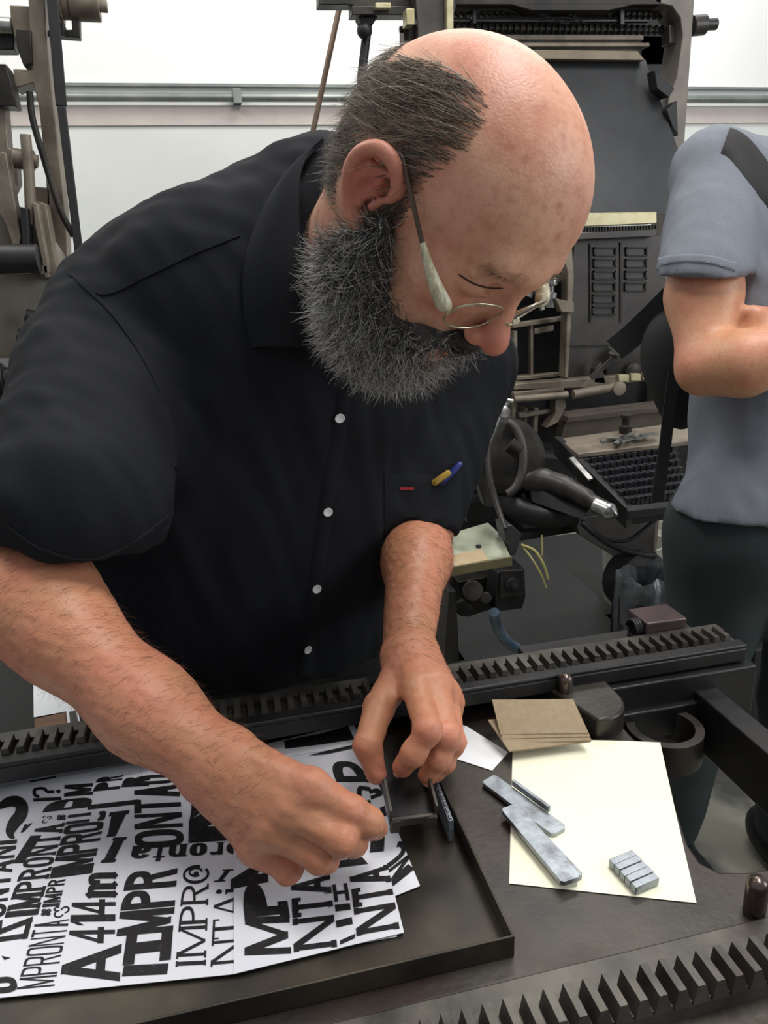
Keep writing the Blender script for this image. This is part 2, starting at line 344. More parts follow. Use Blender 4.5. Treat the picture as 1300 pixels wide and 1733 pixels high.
def glyph(ch, w, t, h, serif=0, p=.75):
    """t stem weight, h thin weight, serif overhang"""
    g = []; s = serif; sh = h*.8
    def stem(x, y0=0, y1=1, top=True, bot=True, tt=None):
        tt = tt or t; g.append(_rc(x, y0, x+tt, y1))
        if s:
            if bot: g.append(_rc(x-s, y0, x+tt+s, y0+sh))
            if top: g.append(_rc(x-s, y1-sh, x+tt+s, y1))
    def diag(x0, y0, x1, y1, tt): g.append([(x0, y0), (x0+tt, y0), (x1+tt, y1), (x1, y1)])
    if ch == 'I': s = min(s, (w-t)/2); stem((w-t)/2)
    elif ch == 'M':
        stem(0, tt=t*.75); stem(w-t*.9, tt=t*.9); diag(w/2-t/2, 0.05, 0, 1, t*.9); diag(w/2-t/2, 0.05, w-t*.9, 1, t*.7)
    elif ch == 'N':
        stem(0, tt=t*.75); stem(w-t*.75, tt=t*.75, bot=False); diag(w-t, 0, 0, 1, t)
    elif ch in 'PR':
        stem(0); rx = w-t*.3; g += _arc(t*.3, .73, rx, .27, t, h, -PI/2, PI/2, p=p)
        if ch == 'R': diag(w-t, 0, w*.45, .5, t); 
        if ch == 'R' and s: g.append(_rc(w-t-s*.5, 0, w+s, sh))
    elif ch == 'O': g += _arc(w/2, .5, w/2, .5, t, h, 0, 2*PI, 30, p)
    elif ch == 'U': g += _arc(w/2, w/2 if w < .8 else .4, w/2, w/2 if w < .8 else .4, t, h, PI, 2*PI, 16, p); g.append(_rc(0, .4, t, 1)); g.append(_rc(w-t, .4, w, 1))
    elif ch == 'C': g += _arc(w/2, .5, w/2, .5, t, h, .6, 2*PI-.6, 26, p)
    elif ch == 'D': stem(0); g += _arc(t*.3, .5, w-t*.3, .5, t, h, -PI/2, PI/2, p=p)
    elif ch == 'T':
        stem((w-t)/2, top=False); g.append(_rc(0, 1-h, w, 1))
        if s: g.append(_rc(0, .78, h*.8, 1)); g.append(_rc(w-h*.8, .78, w, 1))
    elif ch == 'A':
        diag(0, 0, w/2-h*.5, 1, h*1.1); diag(w-t, 0, w/2-t*.5, 1, t); g.append(_rc(w*.2, .26, w*.8, .26+h))
        if s: g.append(_rc(-s, 0, h*1.1+s, sh)); g.append(_rc(w-t-s, 0, w+s, sh))
    elif ch == '1': stem(w*.4); g.append([(w*.4, 1), (w*.4, .82), (0, .68), (0, .8)])
    elif ch == '4': stem(w*.55); g.append(_rc(0, .24, w, .24+h)); diag(0, .3, w*.55, 1, t*.8)
    elif ch == '?': g += _arc(w/2, .72, w/2, .28, t, h, -PI/2, PI*.95, 18, p); g.append(_rc(w/2-t/2, .22, w/2+t/2, .5)); g += _arc(w/2, .07, t*.7, .08, t*.7, .08, 0, 2*PI, 12)
    elif ch == '.': g += _arc(w/2, .12, w*.4, .12, w*.4, .12, 0, 2*PI, 14)
    elif ch == 'o': g += _arc(w/2, .33, w/2, .33, t, h, 0, 2*PI, 24, p)
    elif ch == 'n': g.append(_rc(0, 0, t, .66)); g += _arc(w/2, .36, w/2, .30, t, h, 0, PI, 14, p); g.append(_rc(w-t, 0, w, .38)); g += [_rc(-.05, 0, t+.05, .05), _rc(w-t-.05, 0, w+.05, .05), _rc(-.06, .6, t, .66)]
    elif ch == 'm':
        g.append(_rc(0, 0, t, .66)); v = w/2+t/4
        for q in (0, v-t/2): g += _arc(q+v/2, .38, v/2, .28, t, h, 0, PI, 12, p); g.append(_rc(q+v-t, 0, q+v, .4))
        for q in (0, w/2-t/2, w-t): g.append([(q-.03, .04), (q+t/2, -.05), (q+t+.03, .04), (q+t/2, .12)])
        g.append([(-.04, .6), (t/2, .52), (t+.02, .62), (t/2, .72)])
    elif ch == 'i': g.append(_rc(w/2-t/2, 0, w/2+t/2, .62)); g += _arc(w/2, .84, t*.7, .11, t*.7, .11, 0, 2*PI, 14); g.append(_rc(w/2-t, .56, w/2, .62))
    elif ch == 't': g.append(_rc(w*.3, .1, w*.3+t, .85)); g.append(_rc(0, .58, w, .66)); g += _arc(w*.6, .14, w*.3+t*.2, .16, t, h, PI, 1.85*PI, 10)
    elif ch == 'a': g.append(_rc(w-t, 0, w, .45)); g += _arc(w*.45, .2, w*.45, .2, t, h, 0, 2*PI, 18); g += _arc(w/2, .42, w/2, .24, t, h, 0, PI*.9, 12)
    elif ch == 'r': g.append(_rc(0, 0, t, .66)); g += _arc(w*.7, .4, w*.5, .26, t*.6, h, .4*PI, .9*PI, 8); g += _arc(w*.8, .56, t*.6, .08, t*.6, .08, 0, 2*PI, 10); g.append(_rc(-.05, 0, t+.07, .05))
    elif ch == 'p': g.append(_rc(0, -.3, t, .66)); g += _arc(w/2, .33, w/2, .33, t, h, 0, 2*PI, 22); g.append(_rc(-.06, -.3, t+.06, -.25))
    elif ch == '~':   # swelling swash stroke
        P = [(.0, .28, .02), (.08, .55, .10), (.22, .72, .17), (.4, .62, .2), (.55, .42, .19), (.72, .25, .16), (.88, .3, .12), (1., .55, .02)]
        for (x0, y0, t0), (x1, y1, t1) in zip(P, P[1:]): g.append([(x0*w, y0-t0), (x1*w, y1-t1), (x1*w, y1+t1), (x0*w, y0+t0)])
    elif ch == '*':   # four petal flower
        for k in range(4):
            a = k*PI/2+PI/4; g += _arc(w/2+.22*math.cos(a), .5+.24*math.sin(a), .17, .19, .13, .15, 0, 2*PI, 12)
        g += _arc(w/2, .5, .09, .1, .09, .1, 0, 2*PI, 8)
    elif ch == '&':   # curled leaf ornament
        for (cx_, cy_, r, a0, a1) in ((.3, .6, .28, 0, 1.4*PI), (.65, .3, .25, PI, 2.5*PI), (.8, .75, .18, -.3*PI, PI)): g += _arc(cx_*w, cy_, r, r, .1, .1, a0, a1, 12)
    elif ch == '@':   # swirled O
        g += _arc(w/2, .5, w/2, .5, t, h, -.3, 2*PI-.9, 26); g += _arc(w*.62, .52, w*.27, .27, t*.8, h*.8, -PI*.5, 1.2*PI, 18); g += _arc(w*.55, .5, .09, .1, .09, .1, 0, 2*PI, 8)
    elif ch == '\\': diag(w-t, 0, 0, 1, t)
    elif ch == 'L': stem(0, bot=False); g.append(_rc(0, 0, w, h))
    elif ch == '-': g.append(_rc(0, .0, w, 1))
    return g
ZO = [0]
def word(parent, s, z, q0, q1, qh, ws=None, t=.2, h=None, serif=0, gap=.06, p=.75, b=None, holes=False):
    """q0,q1 ends of the baseline, qh point above q0 at cap height (photo pixels on the sheet plane)"""
    A, B, H = at(*q0, z), at(*q1, z), at(*qh, z)
    hgt = 1.0; n = len(s); ws = ws or [1]*n; h = h or t*.8
    if n > 5: t *= 1.18; h *= 1.1
    base = [{'I': .45, '1': .5, 'i': .4, '.': .3, 'M': 1.35, 'm': 1.3, 't': .6, 'r': .65}.get(c, 1)*ws[i] for i, c in enumerate(s)]
    X = B-A; Y = H-A; Y = Y-X*(Y.dot(X)/X.dot(X)*.0)
    asp = X.length/Y.length           # baseline length in cap heights
    tot = sum(base)+gap*(n-1); k = asp/tot; x = 0
    ZO[0] += 1; dz = .00030+ZO[0] % 5*.00002
    for c, wd in zip(s, base):
        W = wd*k
        for poly in glyph(c, W, t*min(1, W*1.3) if c not in 'Ii1' else t, h, serif*min(1, W) if serif < 5 else serif, p):
            dz += .0000015; vs = [A+X*((x+u)/asp)+Y*v+V((0, 0, dz)) for u, v in poly]
            b.add(vs, [tuple(range(len(vs)))])
        x += W+gap*k
def letters(parent, fn, name='printed_lettering'):
    b = MB(); fn(b); me = bpy.data.meshes.new(name); o0 = parent.location
    me.from_pydata([tuple(V(v)-o0) for v in b.v], [], b.f)
    bm = bmesh.new(); bm.from_mesh(me)
    for f in bm.faces:
        if f.normal.z < 0: f.normal_flip()
    bm.to_mesh(me); bm.free(); me.materials.append(M['ink']); o = bpy.data.objects.new(name, me); C.objects.link(o); o.parent = parent; return o
ZP = BZ+.0036
sA = outline_sheet('printed_sheet', [(-330, 1395), (425, 1255), (400, 1648), (-330, 1722)], ZP+.0030, 'widest white printed sheet with large black letters at left end of the tray')
sB = outline_sheet('printed_sheet', [(395, 1270), (470, 1262), (577, 1604), (396, 1648)], ZP+.0036, 'printed sheet with heavy NTA letters under the fist of the bearded man')
sC = outline_sheet('printed_sheet', [(430, 1275), (600, 1240), (684, 1578), (500, 1622)], ZP+.0026, 'printed sheet with tall NTA capitals, second sheet from the tray right rim')
sD = outline_sheet('printed_sheet', [(470, 1264), (598, 1222), (711, 1499), (560, 1560)], ZP+.0016, 'rightmost printed sheet with large NC letters, nearest the tray right rim')
sE = outline_sheet('printed_sheet', [(-330, 1378), (300, 1272), (300, 1330), (-330, 1420)], ZP+.0012, 'thin strip of printed sheet showing behind the widest one at tray back', )
sF = outline_sheet('printed_sheet', [(440, 1262), (594, 1224), (604, 1262), (446, 1286)], ZP+.0034, 'printed sheet with one solid black bar at back right of the tray')
sG = outline_sheet('printed_sheet', [(520, 1500), (660, 1480), (672, 1585), (540, 1608)], ZP+.0006, 'lowest printed sheet of which only the bottom edge peeks out near tray right rim')
z1 = ZP+.0030
def fA(b):
    W = lambda *a, **k: word(None, a[0], z1, *a[1:], b=b, **k)
    cz = lambda x, y: (x/4.0625, 1280+y/4.0625)
    W('A', cz(825, 1548), cz(838, 1290), cz(404, 1606), t=.2, h=.16)
    W('-', cz(1150, 1500), cz(1160, 1425), cz(838, 1515), t=.3)
    W('I', cz(1175, 1400), cz(1190, 1190), cz(842, 1440), t=.3, h=.3, serif=9)
    W('MPR', cz(1190, 1205), cz(1222, 770), cz(800, 1240), t=.24, h=.17, ws=[.9, 1, 1.05], gap=.05)
    W('MTNO', cz(1270, 600), cz(1290, 200), cz(925, 600), t=.22, ws=[1.05, .0001, .0001, .0001]) if 0 else None
    W('ONTAO', cz(1270, 620), cz(1225, 120), cz(925, 640), t=.26, h=.15, ws=[1.1, .95, .9, .9, .7], gap=.08)
    W('414m', cz(790, 1285), cz(800, 800), cz(470, 1290), t=.2, h=.14, ws=[.8, .9, .8, 1.1], gap=.1)
    W('IT', cz(775, 745), cz(800, 560), cz(700, 750), t=.2) if 0 else None
    W('I', cz(775, 720), cz(800, 560), cz(700, 750), t=.3) if 0 else None
    # T lying the same way, then an upturned A
    b_ = word(None, 'I', z1, cz(690, 735), cz(790, 730), cz(780, 560), t=.3, serif=9, h=.16, b=b)
    W('A', cz(880, 372), cz(770, 385), cz(822, 548), t=.34, h=.22, serif=.12)
    W('IMPROU', cz(635, 800), cz(735, 375), cz(340, 838), t=.2, h=.14, ws=[1.1, .95, .95, .95, 1, 1], gap=.05, p=.5)
    W('P', cz(950, 330), cz(955, 295), cz(620, 385), t=.9) if 0 else None
    W('DL', cz(650, 360), cz(655, 280), cz(285, 390), t=.25, ws=[1, .01]) if 0 else None
    W('D', cz(620, 350), cz(655, 275), cz(290, 388), t=.16, h=.42, p=.6)
    W('-', cz(950, 330), cz(955, 297), cz(600, 370))
    W('M', cz(640, 265), cz(640, 185), cz(440, 280), t=.26)
    W('PR', cz(825, 225), cz(850, 130), cz(640, 245), t=.26, h=.3, ws=[1, .6])
    W('R', cz(1025, 205), cz(1035, 140), cz(835, 215), t=.3, h=.3)
    W('I?', cz(425, 300), cz(410, 205), cz(230, 310), t=.2, h=.12, ws=[.7, 1.4])
    W('IMPRONTA', cz(262, 1090), cz(448, 462), cz(30, 1112), t=.2, h=.13, serif=.07, gap=.14, ws=[1.1, 1, .95, 1, 1, 1, 1, 1])
    W('IMPR', cz(410, 1030), cz(452, 845), cz(290, 1040), t=.24, h=.14, gap=.12)
    W('*', cz(360, 1110), cz(370, 1040), cz(265, 1110), t=.2)
    W('&', cz(480, 1100), cz(490, 1030), cz(350, 1110), t=.2)
    W('*', cz(462, 450), cz(468, 395), cz(375, 450), t=.2)
    W('&', cz(350, 460), cz(365, 400), cz(275, 470), t=.2)
    W('MPRONTA', cz(375, 1580), cz(478, 1120), cz(115, 1605), t=.12, h=.07, gap=.14, p=.4, ws=[.9, 1, 1, 1, 1, .9, .9])
    W('~', cz(-120, 300), cz(100, 560), cz(-10, 280), t=.2) if 0 else None
    # large swash at the left
    P = [(-60, 330, 24), (0, 340, 24), (60, 312, 34), (120, 312, 40), (150, 350, 44), (140, 405, 44), (100, 455, 42), (72, 510, 34), (78, 545, 22), (100, 562, 5)]
    Q = catmull(P, 5); L_, R_ = [], []
    for i, q in enumerate(Q):
        d = Q[min(i+1, len(Q)-1)][:2]-Q[max(i-1, 0)][:2]; d = d/np.linalg.norm(d); L_.append((q[0]-d[1]*q[2], q[1]+d[0]*q[2])); R_.append((q[0]+d[1]*q[2], q[1]-d[0]*q[2]))
    for i in range(len(Q)-1): b.add([at(*cz(*r), z1+.0003) for r in (L_[i], L_[i+1], R_[i+1], R_[i])], [(0, 1, 2, 3)])
    W('A', cz(225, 460), cz(170, 470), cz(180, 520), t=.3, h=.22)
    W('I', cz(90, 738), cz(160, 735), cz(215, 548), t=.3, serif=9, h=.14)
    W('ONTANI', cz(35, 1110), cz(120, 570), cz(-170, 1130), t=.2, h=.14, gap=.12, ws=[1, .9, .9, 1, 1, .9])
    W('L', cz(-60, 1250), cz(-50, 1150), cz(225, 1140), t=.3)
    W('-', cz(190, 1255), cz(225, 1120), cz(150, 1260), t=.3)
    W('-', cz(190, 1250), cz(195, 1215), cz(-80, 1290), t=.3)
    W('O', cz(130, 1620), cz(105, 1510), cz(-60, 1640), t=.3)
    b.add([at(*cz(x, y), z1+.0003) for x, y in ((10, 1370), (75, 1385), (30, 1400))], [(0, 1, 2)])
    # column right of the big A: IMPRO, TAiTN, pronta
    c2 = lambda x, y: (300+x/3.095, 1330+y/3.095)
    W('IMPR@', c2(150, 952), c2(170, 412), c2(-10, 960), t=.16, h=.09, gap=.1, ws=[1, 1.1, .95, 1.05, 1.15], serif=.08)
    W('NTAi', c2(342, 925), c2(345, 530), c2(175, 940), t=.15, h=.08, gap=.08, serif=.08, ws=[1.1, 1, 1.15, .8])
    W('I', c2(190, 505), c2(250, 502), c2(240, 440), t=.3, serif=9, h=.15)
    W('p', c2(335, 290), c2(262, 296), c2(330, 370), t=.32) if 0 else None
    W('pronta', c2(350, 290), cz(915, 620), c2(345, 392), t=.26, h=.12, gap=.2, ws=[1, 1.1, 1, 1, 1.1, 1.1])
    # wide heavy M right of ONTA
    for q in ([(70, -150), (170, -190), (330, -60), (300, 0), (170, 120), (75, 125)], [(160, 115), (65, 180), (75, 120)], [(62, 180), (175, 118), (250, 170), (150, 215), (58, 300)], [(60, 300), (150, 212), (340, 205), (345, 280)]):
        b.add([at(*c2(*r), z1+.0003) for r in q], [tuple(range(len(q)))])
letters(sA, fA)
z2 = ZP+.0036
def fB(b):
    W = lambda *a, **k: word(None, a[0], z2, *a[1:], b=b, **k)
    c2 = lambda x, y: (300+x/3.095, 1330+y/3.095)
    W('M', c2(598, 880), c2(588, 680), c2(352, 890), t=.22, h=.2)
    W('P', c2(590, 665), c2(580, 560), c2(352, 690), t=.34, h=.3, serif=.2) if 0 else W('P', c2(588, 670), c2(560, 500), c2(352, 692), t=.26, h=.28, serif=.12)
    W('A', c2(478, 505), c2(470, 372), c2(280, 590), t=.34, h=.3)
letters(sB, fB)
def fB2(b):
    W = lambda *a, **k: word(None, a[0], z2, *a[1:], b=b, **k)
    c2 = lambda x, y: (300+x/3.095, 1330+y/3.095)
    W('NTA', c2(838, 840), c2(800, 465), c2(610, 868), t=.2, h=.16, gap=.06, ws=[1.2, .8, .8], serif=.03)
letters(sB, fB2)
def fC(b):
    z = ZP+.0026; W = lambda *a, **k: word(None, a[0], z, *a[1:], b=b, **k)
    c2 = lambda x, y: (300+x/3.095, 1330+y/3.095)
    W('NTA', c2(1165, 745), c2(1105, 415), c2(940, 785), t=.2, h=.16, gap=.06, ws=[1.1, .85, .8], serif=.03)
    W('I', c2(905, 600), c2(890, 510), c2(825, 610), t=.3, serif=9, h=.3)
    W('-', c2(910, 650), c2(905, 615), c2(830, 660)); W('-', c2(930, 800), c2(935, 775), c2(850, 835))
    W('A', c2(920, 725), c2(915, 690), c2(835, 745), t=.6)
    W('I', c2(1040, 385), c2(1060, 385), c2(1035, 270), t=.9) if 0 else None
    W('i', c2(1020, 350), c2(1070, 345), c2(1030, 220), t=.4)
    W('-', c2(1000, 410), c2(970, 375), c2(820, 435))
    c3 = lambda x, y: (400+x/2.826, 1200+y/2.826)
    W('D', c3(640, 350), c3(590, 250), c3(480, 350), t=.3, h=.3)
    W('m', c3(640, 520), c3(640, 375), c3(540, 500), t=.3)
letters(sC, fC)
def fD(b):
    z = ZP+.0016; W = lambda *a, **k: word(None, a[0], z, *a[1:], b=b, **k)
    c2 = lambda x, y: (300+x/3.095, 1330+y/3.095); c3 = lambda x, y: (400+x/2.826, 1200+y/2.826)
    W('NC', c2(1240, 440), c2(1180, 270), c2(1090, 560), t=.2, h=.16, ws=[1, 1.1])
    W('N', c2(1235, 430), c2(1210, 410), c2(1110, 540), t=.5)
    W('LHD', c3(720, 510), c3(690, 370), c3(620, 550), t=.3)
letters(sD, fD)
def fE(b):
    z = ZP+.0012; W = lambda *a, **k: word(None, a[0], z, *a[1:], b=b, **k)
    cz = lambda x, y: (x/4.0625, 1280+y/4.0625)
    W('-', cz(850, 110), cz(850, 75), cz(610, 145)); W('-', cz(590, 145), cz(592, 120), cz(410, 175)); W('I', cz(385, 175), cz(385, 155), cz(205, 210), t=.6)
    W('RN', cz(1160, 95), cz(1150, 60), cz(880, 100), t=.4)
letters(sE, fE)
def fF(b):
    c3 = lambda x, y: (400+x/2.826, 1200+y/2.826)
    for q in ([(228, 150), (400, 118), (535, 80), (565, 145), (400, 170), (235, 190)], [(340, 222), (450, 195), (560, 170), (562, 185), (440, 212)]):
        b.add([at(*c3(*r), ZP+.0038) for r in q], [tuple(range(len(q)))])
letters(sF, fF)
# ------------------------------------------------------------------ things on the bed
o = outline_sheet('cream_paper', [(868, 1255), (1117, 1262), (1179, 1528), (862, 1495)], BZ+.0010, 'sheet of cream paper on the press bed beside the tray', 'cream', cat='sheet of paper', bend=lambda u, v: .0025*(1-v)*math.sin(PI*u)+.004*u*(1-v)**2)
outline_sheet('white_card', [(765, 1222), (790, 1229), (860, 1273), (833, 1304), (750, 1277)], BZ+.0012, 'white card tucked under the hand and the brown cards', 'white_card', th=.0006, cat='card')
for i, (q, lb) in enumerate([([(826, 1218), (960, 1205), (1000, 1254), (862, 1271)], 'lowest brown card of the small stack, turned slightly out at left'),
        ([(836, 1190), (971, 1188), (1001, 1252), (856, 1258)], 'second brown card of the small stack, just under the top one'),
        ([(834, 1187), (971, 1185), (999, 1246), (850, 1250)], 'third brown card from the bottom of the small stack'),
        ([(833, 1184), (970, 1183), (996, 1240), (847, 1243)], 'topmost plain brown card of the small stack by the rounded boss')]):
    q = [(*q[0], .030 if i else .020), (*q[1], .030), (*q[2], .012), (*q[3], .008)]
    outline_sheet('kraft_card', q, BZ+.0050+.0026*i, lb, 'kraft', th=.0016, cat='card')
def slug(name, a, b_, w, h, z, label, chamfer=.003, m='lead', ridges=0, cat='metal slug'):
    """flat metal bar between two photo points lying at height z"""
    A, B = at(*a, z), at(*b_, z); d = (B-A).normalized(); n = V((-d.y, d.x, 0))*(w/2); c = d*chamfer
    poly = [A+n*.75, A+c+n, B-c+n, B+n*.7, B-n*.7-c*.2, B-c-n, A+c-n, A-n*.75]
    b = MB(); b.prism(poly, None, (0, 0, h)); o = b.build(name, m, bevel=.0003); tag(o, label, cat); return o
zz = BZ+.0022
slug('lead_slug', (826, 1322), (948, 1412), .0185, .004, zz, 'bluish lead bar lying under the other, pointing from cards to lower right')
slug('lead_slug', (868, 1328), (930, 1374), .0035, .006, zz+.0042, 'thin dark lead strip lying along the top edge of the bluish lead bar', .001)
slug('lead_slug', (862, 1370), (968, 1496), .019, .0045, zz+.0042, 'long grey lead bar lying on top, crossing the bluish bar')
slug('lead_slug', (905, 1412), (978, 1490), .012, .004, zz, 'lead bar mostly hidden beneath the long grey bar, end showing', .002)
A, B, Cc = at(1030, 1466, zz), at(1068, 1450, zz), at(1076, 1516, zz)
g = 5
for k in range(g):
    p0 = A+(Cc-A)*(k/g); p1 = A+(Cc-A)*((k+.93)/g); u = (B-A)*1.02
    b = MB(); b.prism([p0, p0+u, p1+u, p1], None, (0, 0, .0075+.0006*(k % 2))); o = b.build('lead_slug', 'lead', bevel=.0005)
    tag(o, ['farthest', 'second farthest', 'middle', 'second nearest', 'nearest'][k]+' short slug of the small lead block on the cream paper', 'metal slug', 'short slugs on the cream paper')
# line of type standing by the tray rim
for k in range(7):
    y = .595-.0088*k
    b = MB(); b.span((.166-.0004*k, y-.0082, BZ+.0035), (.1705-.0004*k, y, BZ+.027)); b.span((.1672-.0004*k, y-.0065, BZ+.0268), (.1695-.0004*k, y-.0015, BZ+.0285))
    b.span((.1655-.0004*k, y-.007, BZ+.010), (.1665-.0004*k, y-.001, BZ+.012))
    o = b.build('metal_type', 'lead', bevel=.0003); tag(o, ['farthest', 'second farthest', 'third farthest', 'middle', 'third nearest', 'second nearest', 'nearest'][k]+' metal type piece of the row standing beside the tray rim', 'metal type', 'row of standing type by the tray rim')
# composing stick held in his left hand
st = empty('composing_stick', (.135, .60, .82), 'dark steel composing stick held upright over the sheets by the bearded man', 'composing stick')
def stick():
    # channel: far end near hand, near end with two feet; long axis along the bed
    P = lambda px, py, w: V(pw(px, py, w))
    a, b_ = P(668, 1240, .745), P(700, 1385, .665); r = P(732, 1372, .67)-P(658, 1390, .66)
    L = (b_-a); yv = L.normalized(); xv = (r-yv*r.dot(yv)).normalized(); zv = xv.cross(yv)
    if zv.z < 0: zv = -zv
    R = Matrix((xv, yv, zv)).transposed(); return a, b_, L.length, R, xv, yv, zv
a, b_, LL, R, xv, yv, zv = stick(); mid = (a+b_)/2; Wd = .040
b = MB(); b.box(mid-zv*.004, (Wd, LL, .003), R); b.build('base_plate', 'iron_dark', st)
b = MB(); b.box(mid+xv*(Wd/2)+zv*.004, (.0028, LL, .018), R); b.build('side_wall', 'iron_worn', st, bevel=.0005)
b = MB(); b.box(mid-xv*(Wd/2)+zv*.004, (.0028, LL, .018), R); b.build('side_wall', 'iron_worn', st, bevel=.0005)
b = MB(); e = mid+yv*(LL/2)
b.box(e-zv*.002, (Wd, .004, .010), R); b.box(e-xv*(Wd/2-.004)-zv*.006, (.009, .006, .016), R); b.box(e+xv*(Wd/2-.004)-zv*.006, (.009, .006, .016), R)
b.build('end_stop', 'iron_worn', st, bevel=.001)
# ------------------------------------------------------------------ implicit surfaces (numpy) turned into one mesh
A_ = lambda *a: np.array(a, float)
class Cone:
    def __init__(s, a, b, ra, rb, k=.01, op='u', flat=None):
        s.a, s.b = np.array(a, float), np.array(b, float); s.ra, s.rb, s.k, s.op = ra, rb, k, op
        s.c = (s.a+s.b)/2; s.R = np.linalg.norm(s.a-s.b)/2+max(ra, rb)
        if flat is not None: s.n = np.array(flat[0], float)/np.linalg.norm(flat[0]); s.fl = flat[1]
        else: s.n = None
        if flat is not None: s.R *= 1.3
    def __call__(s, P):
        ab = s.b-s.a; t = np.clip(((P-s.a)@ab)/max(ab@ab, 1e-12), 0, 1); q = P-s.a-t[:, None]*ab
        r = s.ra+(s.rb-s.ra)*t
        if s.n is None: return np.sqrt((q*q).sum(1))-r
        h = q@s.n; q2 = q-h[:, None]*s.n; return np.sqrt((q2*q2).sum(1)+(h/s.fl)**2)*min(1, 1)-r if s.fl >= 1 else (np.sqrt((q2*q2).sum(1)+(h/s.fl)**2)-r)*(.5+.5*s.fl)
class Ell:
    def __init__(s, c, r, ax=None, k=.02, op='u'):
        s.c = np.array(c, float); s.r = np.array(r, float); s.ax = np.eye(3) if ax is None else np.array(ax, float); s.k, s.op = k, op; s.R = max(r)
    def __call__(s, P):
        q = (P-s.c)@s.ax; k0 = np.sqrt(((q/s.r)**2).sum(1)); k1 = np.sqrt(((q/s.r**2)**2).sum(1))+1e-9
        return k0*(k0-1)/k1
class Box:
    def __init__(s, c, h, ax=None, rr=.005, k=.01, op='u'):
        s.c = np.array(c, float); s.h = np.array(h, float)-rr; s.ax = np.eye(3) if ax is None else np.array(ax, float); s.rr = rr; s.k, s.op = k, op; s.R = np.linalg.norm(h)
    def __call__(s, P):
        q = np.abs((P-s.c)@s.ax)-s.h; return np.sqrt((np.maximum(q, 0)**2).sum(1))+np.minimum(q.max(1), 0)-s.rr
class Half:   # keeps the side away from n
    def __init__(s, p, n, k=.004, c=None, R=1.0):
        s.p = np.array(p, float); s.n = np.array(n, float)/np.linalg.norm(n); s.k = k; s.op = 's'; s.c = s.p if c is None else np.array(c, float); s.R = R
        s.lim = R
    def __call__(s, P):
        d = -((P-s.p)@s.n); return np.where(np.linalg.norm(P-s.c, axis=1) < s.lim, d, 1.0)
class Grp:
    def __init__(s, prims, c, R, k=.03): s.p, s.c, s.R, s.k, s.op = prims, np.array(c, float), R, k, 'u'
    def __call__(s, P): return ev(s.p, P)
def ev(prims, P, extra=None):
    lo, hi = P.min(0), P.max(0); bc = (lo+hi)/2; br = np.linalg.norm(hi-lo)/2
    d = np.full(len(P), .5)
    for p in prims:
        if p is None: continue
        if np.linalg.norm(p.c-bc)-p.R-br > .07: continue
        e = p(P); k = p.k
        if p.op == 'u':
            h = np.maximum(k-np.abs(d-e), 0)/k; d = np.minimum(d, e)-h*h*k*.25
        else:
            e = -e; h = np.maximum(k-np.abs(d-e), 0)/k; d = np.maximum(d, e)+h*h*k*.25
    if extra is not None: d = extra(P, d)
    return d
